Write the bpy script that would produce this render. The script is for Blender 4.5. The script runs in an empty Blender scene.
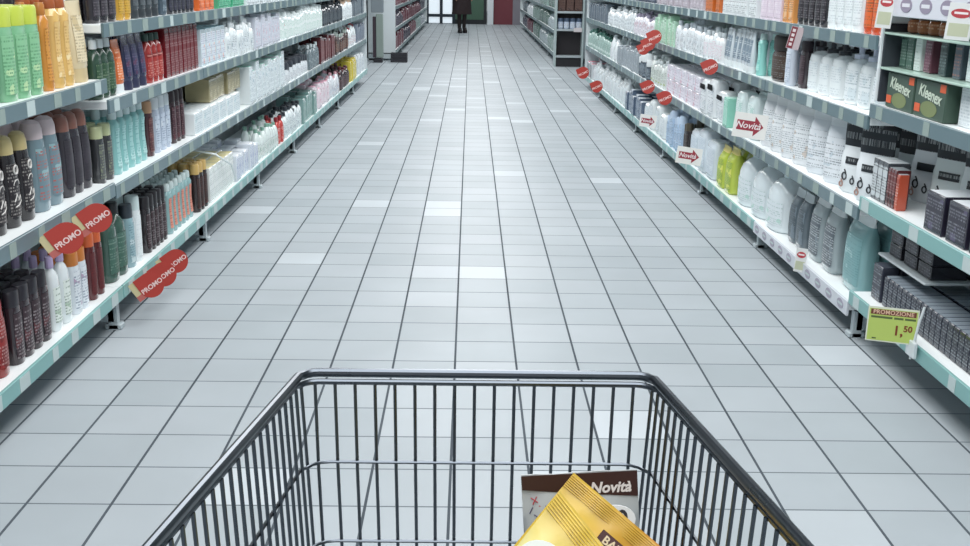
import bpy, math, random
from mathutils import Vector, Matrix
random.seed(7)
PI = math.pi
scn = bpy.context.scene
COL = scn.collection
S = .82
XL, XR = -1.23, 1.378          # front faces of the left and right shelving
DEPTH = .45
BAY = 1.333
Y0 = 2.341

# ---------------------------------------------------------------- materials
def lin(h):
    h = h.lstrip('#')
    return tuple(((int(h[i:i+2], 16)/255) ** 2.2) for i in (0, 2, 4)) + (1,)
_m = {}
def mat(h, rough=.4, metal=0, coat=0, spec=.5):
    k = (h, rough, metal, coat, spec)
    if k in _m: return _m[k]
    m = bpy.data.materials.new('surface_' + h.strip('#')); m.use_nodes = True
    b = m.node_tree.nodes['Principled BSDF']
    b.inputs['Base Color'].default_value = lin(h)
    b.inputs['Roughness'].default_value = rough; b.inputs['Metallic'].default_value = metal
    b.inputs['Coat Weight'].default_value = coat; b.inputs['Specular IOR Level'].default_value = spec
    nt = m.node_tree
    n = nt.nodes.new('ShaderNodeTexNoise'); n.inputs['Scale'].default_value = 9
    tc = nt.nodes.new('ShaderNodeTexCoord'); nt.links.new(tc.outputs['Object'], n.inputs['Vector'])
    mr = nt.nodes.new('ShaderNodeMapRange'); mr.inputs['To Min'].default_value = rough*.8; mr.inputs['To Max'].default_value = min(1, rough*1.2)
    nt.links.new(n.outputs['Fac'], mr.inputs['Value']); nt.links.new(mr.outputs['Result'], b.inputs['Roughness'])
    _m[k] = m; return m
def N(nt, t, **kw):
    n = nt.nodes.new(t)
    for k, v in kw.items(): setattr(n, k, v)
    return n
def math_node(nt, op, a, b=None):
    n = N(nt, 'ShaderNodeMath', operation=op)
    for i, v in enumerate((a, b)):
        if v is None: continue
        if isinstance(v, (int, float)): n.inputs[i].default_value = v
        else: nt.links.new(v, n.inputs[i])
    return n.outputs[0]
def printed(base, ink, accent=None, row=.0095, seed=0., amount=.5, blob=.62):
    """printed packaging: rows of small type and larger coloured patches"""
    k_ = .35 if sum(lin(base)[:3]) < .35 else .7
    k = ('p', base, ink, accent, row, seed, amount, blob)
    if k in _m: return _m[k]
    m = bpy.data.materials.new('print_' + base.strip('#')); m.use_nodes = True; nt = m.node_tree
    b = nt.nodes['Principled BSDF']; b.inputs['Roughness'].default_value = .4
    tc = N(nt, 'ShaderNodeTexCoord'); sp = N(nt, 'ShaderNodeSeparateXYZ'); nt.links.new(tc.outputs['Object'], sp.inputs[0])
    zr = math_node(nt, 'DIVIDE', sp.outputs[2], row)
    fr = math_node(nt, 'FRACT', zr); rows = math_node(nt, 'LESS_THAN', fr, .5)
    fl = math_node(nt, 'FLOOR', zr)
    cb = N(nt, 'ShaderNodeCombineXYZ'); nt.links.new(math_node(nt, 'MULTIPLY', sp.outputs[1], 280), cb.inputs[0])
    nt.links.new(math_node(nt, 'MULTIPLY', fl, 3.7), cb.inputs[1]); cb.inputs[2].default_value = seed
    n1 = N(nt, 'ShaderNodeTexNoise'); n1.inputs['Scale'].default_value = 1; nt.links.new(cb.outputs[0], n1.inputs['Vector'])
    letters = math_node(nt, 'GREATER_THAN', n1.outputs['Fac'], amount)
    n3 = N(nt, 'ShaderNodeTexNoise'); n3.inputs['Scale'].default_value = .55; nt.links.new(math_node(nt, 'ADD', fl, seed), n3.inputs['Vector'])
    rowon = math_node(nt, 'GREATER_THAN', n3.outputs['Fac'], .46)
    msk = math_node(nt, 'MULTIPLY', math_node(nt, 'MULTIPLY', rows, letters), rowon)
    mp = N(nt, 'ShaderNodeMapping'); mp.inputs['Location'].default_value = (seed*3.1, seed, seed*1.7); nt.links.new(tc.outputs['Object'], mp.inputs['Vector'])
    n2 = N(nt, 'ShaderNodeTexNoise'); n2.inputs['Scale'].default_value = 22; n2.inputs['Detail'].default_value = 1; nt.links.new(mp.outputs[0], n2.inputs['Vector'])
    patch = math_node(nt, 'GREATER_THAN', n2.outputs['Fac'], blob)
    x1 = N(nt, 'ShaderNodeMix', data_type='RGBA'); x1.inputs['A'].default_value = lin(base); x1.inputs['B'].default_value = lin(accent or ink)
    nt.links.new(patch, x1.inputs['Factor'])
    x2 = N(nt, 'ShaderNodeMix', data_type='RGBA'); x2.inputs['B'].default_value = tuple((1-k_)*a+k_*b for a, b in zip(lin(base), lin(ink)))
    nt.links.new(x1.outputs['Result'], x2.inputs['A']); nt.links.new(msk, x2.inputs['Factor'])
    nt.links.new(x2.outputs['Result'], b.inputs['Base Color'])
    _m[k] = m; return m

# ---------------------------------------------------------------- mesh builder
class MB:
    def __init__(s): s.v = []; s.f = []; s.mi = []; s.cur = 0
    def add(s, vs, fs):
        o = len(s.v); s.v += [tuple(v) for v in vs]
        for f in fs: s.f.append([i+o for i in f]); s.mi.append(s.cur)
        return s
    def box(s, x0, x1, y0, y1, z0, z1):
        vs = [(x, y, z) for z in (z0, z1) for y in (y0, y1) for x in (x0, x1)]
        return s.add(vs, [(0,2,3,1),(4,5,7,6),(0,1,5,4),(2,6,7,3),(0,4,6,2),(1,3,7,5)])
    def rbox(s, x0, x1, y0, y1, z0, z1, b=.003):
        """box with chamfered edges"""
        rx, ry = (x1-x0)/2, (y1-y0)/2
        sec = []
        for z, i in ((z0, b), (z0+b, 0), (z1-b, 0), (z1, b)): sec.append((z, i))
        vs = []
        for z, i in sec:
            a, c = x0+i, x1-i; d, e = y0+i, y1-i
            vs += [(a+b, d, z), (c-b, d, z), (c, d+b, z), (c, e-b, z), (c-b, e, z), (a+b, e, z), (a, e-b, z), (a, d+b, z)]
        fs = [tuple(range(7, -1, -1)), tuple(range(24, 32))]
        for k in range(3):
            for j in range(8): fs.append((k*8+j, k*8+(j+1) % 8, (k+1)*8+(j+1) % 8, (k+1)*8+j))
        return s.add(vs, fs)
    def loft(s, sec, n=14, p=2., cx=0, cy=0, cap=True):
        """sec: (rx, ry, z[, p[, dx]]) rings"""
        vs = []; fs = []
        for q in sec:
            rx, ry, z = q[:3]; pp = q[3] if len(q) > 3 else p; dx = q[4] if len(q) > 4 else 0
            for j in range(n):
                a = 2*PI*(j+.5)/n; c, d = math.cos(a), math.sin(a)
                vs.append((cx+dx+rx*math.copysign(abs(c)**(2/pp), c), cy+ry*math.copysign(abs(d)**(2/pp), d), z))
        for k in range(len(sec)-1):
            for j in range(n): fs.append((k*n+j, k*n+(j+1) % n, (k+1)*n+(j+1) % n, (k+1)*n+j))
        if cap:
            fs.append(tuple(range(n-1, -1, -1))); fs.append(tuple((len(sec)-1)*n+j for j in range(n)))
        return s.add(vs, fs)
    def arc(s, sec, a0=-1., a1=1., n=7, p=2., off=.0012):
        """open sheet wrapped on the +X side of a loft, with thickness from its own back face"""
        vs = []; fs = []
        for q in sec:
            rx, ry, z = q[:3]
            for j in range(n):
                a = a0+(a1-a0)*j/(n-1); c, d = math.cos(a), math.sin(a)
                vs.append(((rx+off)*math.copysign(abs(c)**(2/p), c), (ry+off)*math.copysign(abs(d)**(2/p), d), z))
        for k in range(len(sec)-1):
            for j in range(n-1): fs.append((k*n+j, k*n+j+1, (k+1)*n+j+1, (k+1)*n+j))
        return s.add(vs, fs)
    def tube(s, pts, r, n=8, closed=False):
        pts = [Vector(p) for p in pts]; m = len(pts); vs = []; fs = []
        up = None
        for i, p in enumerate(pts):
            a = pts[(i-1) % m] if (closed or i > 0) else p; b = pts[(i+1) % m] if (closed or i < m-1) else p
            t = (b-a).normalized()
            if up is None: up = t.orthogonal().normalized()
            up = (up-t*up.dot(t)).normalized(); w = t.cross(up)
            for j in range(n): vs.append(p+r*(math.cos(2*PI*j/n)*up+math.sin(2*PI*j/n)*w))
        for i in range(m if closed else m-1):
            for j in range(n): fs.append((i*n+j, i*n+(j+1) % n, ((i+1) % m)*n+(j+1) % n, ((i+1) % m)*n+j))
        if not closed: fs.append(tuple(range(n-1, -1, -1))); fs.append(tuple((m-1)*n+j for j in range(n)))
        return s.add(vs, fs)
    def plate(s, pts, x0, x1):
        """polygon in the local YZ plane extruded in X"""
        n = len(pts)
        vs = [(x0, y, z) for y, z in pts]+[(x1, y, z) for y, z in pts]
        fs = [tuple(range(n-1, -1, -1)), tuple(range(n, 2*n))]+[(j, (j+1) % n, n+(j+1) % n, n+j) for j in range(n)]
        return s.add(vs, fs)
    def mesh(s, name, mats, smooth=35):
        me = bpy.data.meshes.new(name); me.from_pydata(s.v, [], s.f)
        for m in (mats if isinstance(mats, (list, tuple)) else [mats]): me.materials.append(m)
        me.polygons.foreach_set('material_index', s.mi)
        if smooth:
            me.polygons.foreach_set('use_smooth', [True]*len(me.polygons)); me.set_sharp_from_angle(angle=math.radians(smooth))
        me.update(); return me
    def build(s, name, mats, parent=None, smooth=35):
        return obj(name, s.mesh(name, mats, smooth), parent)
def obj(name, data, parent=None, loc=(0, 0, 0), rz=0):
    o = bpy.data.objects.new(name, data); COL.objects.link(o); o.location = loc; o.rotation_euler = (0, 0, rz)
    if parent: o.parent = parent
    return o
_labels = {}
def tag(o, label, cat, group=None):
    w = len(label.split())
    if not 4 <= w <= 16: print('LABEL LENGTH', w, label)
    if label in _labels and (group is None or _labels[label] != group): print('DUPLICATE LABEL', label)
    _labels[label] = group
    o['label'] = label; o['category'] = cat
    if group: o['group'] = group
    return o
def thing(name, label, cat, loc=(0, 0, 0), rz=0, group=None):
    return tag(obj(name, None, None, loc, rz), label, cat, group)
def struct(o): o['kind'] = 'structure'; return o
def copy_tree(o, parent=None):
    c = o.copy(); COL.objects.link(c); c.parent = parent
    for ch in list(o.children): copy_tree(ch, c)
    return c
def text_mesh(txt, size, m, bold=.0, shear=0, depth=.0006, spacing=1.):
    cu = bpy.data.curves.new('lettering', 'FONT'); cu.body = txt; cu.size = size; cu.extrude = depth; cu.offset = bold; cu.shear = shear
    cu.align_x = 'CENTER'; cu.align_y = 'CENTER'; cu.space_character = spacing; cu.resolution_u = 3
    t = bpy.data.objects.new('lettering', cu); COL.objects.link(t)
    bpy.context.view_layer.update()
    me = bpy.data.meshes.new_from_object(t.evaluated_get(bpy.context.evaluated_depsgraph_get()))
    bpy.data.objects.remove(t); bpy.data.curves.remove(cu)
    me.materials.clear(); me.materials.append(m)
    return me
# turns text (lying in XY) to stand on a face that looks along local +X
FACE_X = Matrix(((0, 0, 1, 0), (1, 0, 0, 0), (0, 1, 0, 0), (0, 0, 0, 1)))
def lettering(txt, size, m, parent, x, y=0, z=0, roll=0, name='lettering', **kw):
    me = text_mesh(txt, size, m, **kw)
    o = obj(name, me, parent)
    o.matrix_local = Matrix.Translation((x, y, z)) @ FACE_X @ Matrix.Rotation(roll, 4, 'Z')
    return o

# ---------------------------------------------------------------- camera
F, PITCH, YAW, ROLL, H = 1068.45, .270163, .0170576, .0165235, 1.52187*S
fw = Vector((math.sin(YAW)*math.cos(PITCH), math.cos(YAW)*math.cos(PITCH), -math.sin(PITCH)))
rt = Vector((math.cos(YAW), -math.sin(YAW), 0)); upv = rt.cross(fw)
r2 = math.cos(ROLL)*rt+math.sin(ROLL)*upv; u2 = math.cos(ROLL)*upv-math.sin(ROLL)*rt
cam = bpy.data.objects.new('camera', bpy.data.cameras.new('camera')); COL.objects.link(cam)
cam.data.sensor_width = 36; cam.data.lens = F*36/970; cam.data.clip_start = .02
cam.matrix_world = Matrix(((r2.x, u2.x, -fw.x, 0), (r2.y, u2.y, -fw.y, 0), (r2.z, u2.z, -fw.z, H), (0, 0, 0, 1)))
scn.camera = cam
vs_ = scn.view_settings; vs_.view_transform = 'Standard'; vs_.look = 'None'; vs_.gamma = 1; vs_.use_curve_mapping = False; vs_.exposure = 0.22

# ---------------------------------------------------------------- light
w = bpy.data.worlds.new('world'); scn.world = w; w.use_nodes = True
w.node_tree.nodes['Background'].inputs['Color'].default_value = (.88, .96, 1, 1)
w.node_tree.nodes['Background'].inputs['Strength'].default_value = .36
for sx_, sy_, px_, py_, en in ((1.5, 22, .08, 7.0, 470), (1.5, 12, .08, 25.0, 150)):
    l = bpy.data.lights.new('ceiling_tubes', 'AREA'); l.shape = 'RECTANGLE'; l.size = sx_; l.size_y = sy_; l.energy = en; l.color = (.985, .98, .98)
    o = bpy.data.objects.new('ceiling_tubes', l); COL.objects.link(o); o.location = (px_, py_, 2.95)

# ---------------------------------------------------------------- setting: floor, far wall
TW = .205; TX, TY = -.0462661*S, 2.88036*S
def floor_material():
    m = bpy.data.materials.new('floor_tiles'); m.use_nodes = True; nt = m.node_tree; b = nt.nodes['Principled BSDF']
    tc = N(nt, 'ShaderNodeTexCoord'); sp = N(nt, 'ShaderNodeSeparateXYZ'); nt.links.new(tc.outputs['Object'], sp.inputs[0])
    u = math_node(nt, 'DIVIDE', math_node(nt, 'SUBTRACT', sp.outputs[0], TX), TW)
    v = math_node(nt, 'DIVIDE', math_node(nt, 'SUBTRACT', sp.outputs[1], TY), TW)
    def edge(c, half):
        f = math_node(nt, 'FRACT', math_node(nt, 'ADD', c, .5))
        d = math_node(nt, 'ABSOLUTE', math_node(nt, 'SUBTRACT', f, .5))
        return math_node(nt, 'LESS_THAN', d, half)
    gu = edge(u, .0175); gv = edge(v, .0135)
    cb = N(nt, 'ShaderNodeCombineXYZ'); nt.links.new(math_node(nt, 'FLOOR', u), cb.inputs[0]); nt.links.new(math_node(nt, 'FLOOR', v), cb.inputs[1])
    wn = N(nt, 'ShaderNodeTexWhiteNoise', noise_dimensions='2D'); nt.links.new(cb.outputs[0], wn.inputs['Vector'])
    ramp = N(nt, 'ShaderNodeValToRGB'); cr = ramp.color_ramp
    cr.elements[0].position = 0; cr.elements[0].color = lin('#a3acb1'); cr.elements[1].position = .95; cr.elements[1].color = lin('#adb5ba')
    e = cr.elements.new(.975); e.color = lin('#bfc7cc')
    nt.links.new(wn.outputs['Value'], ramp.inputs[0])
    nz = N(nt, 'ShaderNodeTexNoise'); nz.inputs['Scale'].default_value = 2.2; nz.inputs['Detail'].default_value = 4; nt.links.new(tc.outputs['Object'], nz.inputs['Vector'])
    mr = N(nt, 'ShaderNodeMapRange'); mr.inputs['From Min'].default_value = .3; mr.inputs['From Max'].default_value = .7; mr.inputs['To Min'].default_value = .93; mr.inputs['To Max'].default_value = 1.03
    nt.links.new(nz.outputs['Fac'], mr.inputs['Value'])
    mul = N(nt, 'ShaderNodeMix', data_type='RGBA', blend_type='MULTIPLY'); mul.inputs['Factor'].default_value = 1
    nt.links.new(ramp.outputs[0], mul.inputs['A']); nt.links.new(mr.outputs[0], mul.inputs['B'])
    # grout, dirtier along the walking direction
    g1 = N(nt, 'ShaderNodeTexNoise'); g1.inputs['Scale'].default_value = 1.3; nt.links.new(tc.outputs['Object'], g1.inputs['Vector'])
    gcol = N(nt, 'ShaderNodeMix', data_type='RGBA'); gcol.inputs['A'].default_value = lin('#33393f'); gcol.inputs['B'].default_value = lin('#646c73'); nt.links.new(g1.outputs['Fac'], gcol.inputs['Factor'])
    x1 = N(nt, 'ShaderNodeMix', data_type='RGBA'); nt.links.new(gv, x1.inputs['Factor']); nt.links.new(mul.outputs['Result'], x1.inputs['A']); x1.inputs['B'].default_value = lin('#6a7278')
    x2 = N(nt, 'ShaderNodeMix', data_type='RGBA'); nt.links.new(gu, x2.inputs['Factor']); nt.links.new(x1.outputs['Result'], x2.inputs['A']); nt.links.new(gcol.outputs['Result'], x2.inputs['B'])
    nt.links.new(x2.outputs['Result'], b.inputs['Base Color'])
    anyg = math_node(nt, 'MAXIMUM', gu, gv)
    rr = N(nt, 'ShaderNodeMapRange'); b.inputs['Specular IOR Level'].default_value = .1; rr.inputs['To Min'].default_value = .42; rr.inputs['To Max'].default_value = .8; nt.links.new(anyg, rr.inputs['Value']); nt.links.new(rr.outputs[0], b.inputs['Roughness'])
    bp = N(nt, 'ShaderNodeBump'); bp.inputs['Strength'].default_value = .12; bp.inputs['Distance'].default_value = .002
    wv = N(nt, 'ShaderNodeTexNoise'); wv.inputs['Scale'].default_value = 3.0; nt.links.new(tc.outputs['Object'], wv.inputs['Vector'])
    nt.links.new(math_node(nt, 'SUBTRACT', wv.outputs['Fac'], anyg), bp.inputs['Height']); nt.links.new(bp.outputs[0], b.inputs['Normal'])
    return m
struct(MB().box(-6, 6, -1.5, 42, -.08, 0).build('floor', floor_material(), smooth=0))
struct(MB().box(-6, 6, -1.5, 42, 3.6, 3.7).build('ceiling', mat('#aeb6bb', .8), smooth=0))
def emis(h, s):
    m = bpy.data.materials.new('lit_'+h.strip('#')); m.use_nodes = True; b = m.node_tree.nodes['Principled BSDF']
    b.inputs['Base Color'].default_value = lin(h); b.inputs['Emission Color'].default_value = lin(h); b.inputs['Emission Strength'].default_value = s; return m
YW = 30.
struct(MB().box(-6, -2.2, YW, YW+.2, 0, 3.2).box(1.7, 6, YW, YW+.2, 0, 3.2).box(-2.2, 1.7, YW, YW+.2, 2.3, 3.2).build('wall_back', mat('#59646b', .8)))
d = struct(obj('door_1', None, None, (0, YW, 0)))
MB().box(-2.2, -1.2, .05, .1, 0, 2.3).build('door_leaf', mat('#2f3a44', .3), d)
MB().box(-.84, -.76, .0, .12, 0, 2.3).box(-1.22, -1.14, 0, .12, 0, 2.3).box(-.5, -.42, 0, .12, 0, 2.3).box(-1.22, -.42, .01, .11, .18, .26).build('door_frame', mat('#27343f', .35), d)
MB().box(-1.14, -.84, .05, .09, 0.02, 2.3).box(-.76, -.5, .05, .09, .02, 2.3).build('door_glass', emis('#dfeaf2', .55), d)  # emission put into the panes stands in for light through the doors
d = struct(obj('door_2', None, None, (0, YW, 0)))
MB().box(-.42, .36, .04, .1, .12, 2.3).build('door_panel', mat('#4b6a58', .4), d)
MB().box(-.42, .36, .02, .11, 0, .12).box(.36, .44, 0, .12, 0, 2.3).build('door_frame', mat('#23282c', .4), d)
struct(MB().box(.46, .62, YW-.12, YW+.1, 0, 2.6).build('trim_1', mat('#e8eff3', .4)))
d = struct(obj('door_3', None, None, (0, YW, 0)))
MB().box(.62, 1.15, .04, .1, 0, 2.3).build('door_panel', mat('#7a3b44', .4), d)
MB().box(1.15, 1.7, .02, .1, 0, 2.3).build('door_frame', mat('#8b8891', .5), d)

# ---------------------------------------------------------------- shelving
WHITE = mat('#edf3f4', .35); PANEL = mat('#d3dcdf', .5); RAIL = mat('#61777e', .35); RAILT = mat('#7cacaa', .35)
TAGM = mat('#8fa09b', .5); TAGW = mat('#b9c9c9', .5); FOOT = mat('#b4c0c4', .4); DARK = mat('#34393f', .6)
ORD = ['nearest', 'second nearest', 'third nearest', 'fourth nearest', 'fifth nearest', 'sixth nearest', 'seventh nearest', 'eighth nearest', 'ninth nearest', 'tenth nearest']
def shelf_bay(side, y0, y1, levels, label, group, xf, near, rails, top=1.5, depth=DEPTH, first=False, last=False, mid=None):
    """one bay of shelving; local +X looks into the aisle; side -1 = left, 1 = right"""
    rz = 0 if side < 0 else PI
    b = thing('shelving_bay', label, 'shelving', (xf, (y0+y1)/2, 0), rz, group)
    L = (y1-y0)/2-.002
    flip = 1 if side < 0 else -1
    MB().box(-depth-.03, -depth, -L, L, .02, top).build('back_panel', PANEL, b, 0)
    for s in (-1, 1):
        MB().box(-depth, -depth+.035, s*L-(.03 if s > 0 else 0), s*L+(.03 if s < 0 else 0), 0, top).build('upright', FOOT, b, 0)
    MB().box(-depth+.01, -.04, -L, -L+.035, .03, levels[0]-.035).box(-.06, -.028, -L, -L+.03, .0, levels[0]-.035).rbox(-.075, -.015, -L-.004 if 0 else -L, -L+.045, 0, .02).build('foot', FOOT, b, 0) if side < 0 else \
        MB().box(-depth+.01, -.04, L-.035, L, .03, levels[0]-.035).box(-.06, -.028, L-.03, L, .0, levels[0]-.035).rbox(-.075, -.015, L-.045, L, 0, .02).build('foot', FOOT, b, 0)
    if last or first:
        yy = L if (last == (side < 0)) else -L
        MB().box(-depth, -.0, min(yy, yy+.002), max(yy, yy+.002), .1, top).build('end_panel', PANEL, b, 0)
    MB().box(-depth+.036, -depth+.06, -L+.04, L-.04, .0, levels[0]-.035).build('kick_plate', DARK, b, 0)
    for i, z in enumerate(levels):
        sh = MB().rbox(-depth+.036, -.006, -L+.002, L-.002, z-.03, z, .003).build('shelf', WHITE, b, 0)
        rm, tm, hh, kind = rails[i]
        MB().rbox(-.006, .004, -L+.002, L-.002, z-hh+.004, z+.004, .0015).build('price_rail', rm, sh, 0)
        if kind == 'oval':
            n = 10
            for k in range(n):
                y = -L+.07+(2*L-.14)*k/(n-1)
                a = [(y+.034*math.cos(t*PI/6), z-hh/2+.005+.018*math.sin(t*PI/6)) for t in range(12)]
                MB().plate(a, .004, .0055).build('oval_sticker', mat('#a19eae', .5), sh, 0)
                if near: MB().box(.0055, .006, y-.024, y+.024, z-hh/2+.001, z-hh/2+.009).build('white_print', TAGW, sh, 0)
        else:
            n = 4 if side > 0 and first and not last else 7 if near else 6
            for k in range(n):
                y = -L+.08+(2*L-.16)*k/(n-1)+random.uniform(-.02, .02); ww = random.choice((.022, .028, .034))
                MB().box(.004, .0052, y-ww, y+ww, z-hh+.007, z).build('price_tag', random.choice((tm, tm, tm, tm, TAGW)), sh, 0)
    return b
G, T_ = (RAIL, TAGM, .048, 0), (RAILT, TAGW, .048, 0)
OV = (mat('#cdd3da', .4), TAGM, .055, 'oval')
LA = [.164, .537, .894]; LB = [.164, .525, .82, 1.075]
RA = [.18, .526, .849]; RB = [.135, .484, .804, 1.074]
for k in range(8):
    y0 = Y0+BAY*k
    nm = ORD[k]
    shelf_bay(-1, y0, y0+BAY, LA if k == 0 else LB, f'white steel shelving bay on the left of the aisle, {nm} one', 'left shelving bays', XL, k < 3, [T_, G, G] if k == 0 else [(WHITE, TAGM, .045, 0) if 0 else T_, G, G, G], last=k == 7, first=k == 0)
    bay_r = shelf_bay(1, y0, y0+BAY, RA if k == 0 else RB, f'white steel shelving bay on the right of the aisle, {nm} one', 'right shelving bays', XR, k < 3, [T_, T_, G] if k == 0 else [OV if k < 2 else T_, G, G, G], last=k == 7, first=k == 0)

    if k == 0: RIGHT0 = bay_r

# ---------------------------------------------------------------- products
# each builder returns {part: (MB, [materials])}; local +X is the front, base at z = 0
def scale(sec, w, d, h, z0=0): return [(r[0]*d/2, r[1]*w/2, z0+r[2]*h)+tuple(r[3:]) for r in sec]
def product(style, w, d, h, body, cap, lab, ink, acc=None, seed=0., p=None):
    bm_ = mat(body, .25, coat=.6) ; cm = mat(cap, .35); lm = printed(lab, ink, acc, seed=seed)
    out = {}
    A, B, C = MB(), MB(), MB()
    if style == 'bottle':
        pr = [(.9, .92, 0), (.98, 1, .02), (1, 1, .1), (1, 1, .62), (.93, .93, .72), (.7, .68, .79), (.45, .42, .83), (.42, .4, .86)]
        A.loft(scale(pr, w, d, h), 14, 2.4)
        B.loft([(d*.27, w*.27, .85*h), (d*.28, w*.28, .86*h), (d*.26, w*.26, .985*h), (d*.22, w*.22, h)], 12)
        C.arc([(d/2, w/2, .12*h), (d/2, w/2, .6*h)], -.95, .95, 7, 2.4)
        n = 'bottle'
    elif style == 'dome':     # tapered bottle with a cap as wide as its top
        pr = [(.86, .86, 0), (.95, .95, .02), (1, 1, .25), (.98, .98, .5), (.86, .88, .76), (.8, .82, .8)]
        A.loft(scale(pr, w, d, h), 16, 2.2)
        B.loft(scale([(.82, .84, .8), (.8, .8, .9), (.66, .66, .97), (.35, .35, 1)], w, d, h), 14, 2.2)
        C.arc(scale([(.97, .97, .12), (1, 1, .28), (.98, .98, .5), (.89, .91, .7)], w, d, h), -.9, .9, 7, 2.2)
        n = 'bottle'
    elif style == 'hour':
        pr = [(.9, .9, 0), (1, 1, .03), (1, .98, .15), (.8, .74, .42), (.82, .78, .6), (.96, .92, .78), (.7, .6, .84), (.6, .5, .86)]
        A.loft(scale(pr, w, d, h), 16, 2)
        B.loft(scale([(.62, .56, .855), (.66, .6, .87), (.62, .58, .97), (.5, .46, 1)], w, d, h), 12, 2)
        C.arc(scale([(1, .99, .12), (.86, .82, .32), (.8, .74, .42), (.82, .78, .6), (.92, .87, .72)], w, d, h), -.7, .7, 6, 2)
        n = 'bottle'
    elif style == 'slim':
        pr = [(.95, .95, 0), (1, 1, .015), (1, 1, .76), (.94, .94, .79)]
        A.loft(scale(pr, w, d, h), 14, 2.3)
        B.loft(scale([(.96, .96, .79), (.96, .96, .97), (.85, .85, 1)], w, d, h), 14, 2.3)
        C.arc(scale([(1, 1, .08), (1, 1, .7)], w, d, h), -.9, .9, 7, 2.3)
        n = 'bottle'
    elif style == 'tube':     # stands on its cap, crimped at the top
        B.loft(scale([(.9, .78, 0), (.95, .8, .02), (.9, .8, .17)], w, d, h), 14)
        A.loft(scale([(.86, .84, .17), (.95, .9, .2), (.8, .94, .5), (.4, .98, .85), (.1, 1, .95), (.08, 1, 1)], w, d, h), 16)
        C.arc(scale([(.94, .91, .25), (.8, .94, .5), (.42, .98, .82)], w, d, h), -.8, .8, 7)
        n = 'tube'
    elif style == 'spray':
        A.loft(scale([(.94, .94, 0), (1, 1, .02), (1, 1, .74), (.86, .86, .79), (.7, .7, .81)], w, d, h), 14)
        B.loft(scale([(.84, .84, .79), (.84, .84, .94), (.7, .7, .99), (.4, .4, 1)], w, d, h), 14)
        C.arc(scale([(1, 1, .06), (1, 1, .7)], w, d, h), -1, 1, 8)
        n = 'can'
    elif style == 'pump':
        A.loft(scale([(.92, .92, 0), (1, 1, .02), (1, 1, .6), (.9, .9, .68), (.5, .5, .74), (.36, .36, .76)], w, d, h), 14, 2.3)
        r = w*.2
        B.loft([(r, r, .75*h), (r, r, .82*h), (r*.4, r*.4, .83*h), (r*.4, r*.4, .93*h), (r*.9, r*.9, .94*h), (r*.9, r*.9, h)], 10)
        B.rbox(0, d*.5, -r*.4, r*.4, .95*h, .99*h, .002)
        C.arc(scale([(1, 1, .08), (1, 1, .56)], w, d, h), -.95, .95, 7, 2.3)
        n = 'bottle'
    elif style == 'jar':
        A.loft(scale([(.9, .9, 0), (1, 1, .05), (1, 1, .6), (.9, .9, .7)], w, d, h), 16)
        B.loft(scale([(.98, .98, .68), (1, 1, .72), (1, 1, .94), (.93, .93, 1)], w, d, h), 16)
        C.arc(scale([(1, 1, .1), (1, 1, .58)], w, d, h), -1.1, 1.1, 8)
        n = 'jar'
    elif style == 'jug':
        A.loft(scale([(.92, .94, 0), (1, 1, .03), (1, 1, .45), (.97, .96, .62), (.85, .8, .74), (.6, .52, .84), (.4, .3, .88)], w, d, h), 16, 2.6)
        B.loft(scale([(.42, .32, .88), (.42, .32, .98), (.36, .28, 1)], w, d, h), 12)
        C.arc(scale([(1, 1, .12), (1, 1, .5)], w, d, h), -.9, .9, 7, 2.6)
        n = 'bottle'
    elif style == 'carton':
        A.rbox(-d/2, d/2, -w/2, w/2, 0, h, .002)
        C.box(d/2, d/2+.0008, -w*.44, w*.44, h*.08, h*.9)
        B.box(-d*.46, d*.46, -w*.46, w*.46, h, h+.0008)
        n = 'carton'
    elif style == 'pack':     # soft shrink-wrapped pack
        A.loft(scale([(.8, .86, 0), (.96, .98, .05), (1, 1, .3), (1, 1, .7), (.92, .96, .93), (.7, .86, 1)], w, d, h), 20, 4)
        C.arc(scale([(1, 1, .14), (1, 1, .3), (1, 1, .7), (.97, .98, .84)], w, d, h), -.72, .72, 8, 4)
        B.loft(scale([(.68, .84, 1), (.3, .7, 1.015)], w, d, h), 16, 4)
        n = 'wrapper'
    elif style == 'bag':      # pillow pouch with a flat sealed header
        A.loft(scale([(.8, .84, 0), (.97, .96, .04), (1, 1, .25), (.97, .98, .55), (.8, .97, .74), (.36, .98, .86)], w, d, h), 20, 3.4)
        B.loft(scale([(.37, .98, .86), (.14, 1, .92), (.08, 1, 1)], w, d, h), 20, 3)
        C.arc(scale([(.97, .96, .1), (1, 1, .25), (.97, .98, .55), (.86, .97, .7)], w, d, h), -.75, .75, 8, 3.4)
        n = 'pouch'
    nm = {'carton': 'printed_top', 'pack': 'wrap_fold', 'bag': 'header', 'spray': 'cap', 'pump': 'pump_head', 'jar': 'lid'}.get(style, 'cap')
    return [(n, A, bm_), (nm, B, cm), ('front_label', C, lm)]
NOUN = {'bottle': 'shouldered_bottle', 'dome': 'domed_bottle', 'hour': 'curved_bottle', 'slim': 'straight_bottle', 'tube': 'tube', 'spray': 'spray_can', 'pump': 'pump_bottle', 'jar': 'cosmetic_jar', 'jug': 'jug_bottle', 'carton': 'carton', 'pack': 'wrapped_pack', 'bag': 'pouch_bag'}
PLACE = {(-1, 0): 'left bottom shelf', (-1, 1): 'left second shelf', (-1, 2): 'left third shelf', (-1, 3): 'left top shelf',
         (1, 0): 'right bottom shelf', (1, 1): 'right second shelf', (1, 2): 'right third shelf', (1, 3): 'right top shelf'}
total = 0
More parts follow.
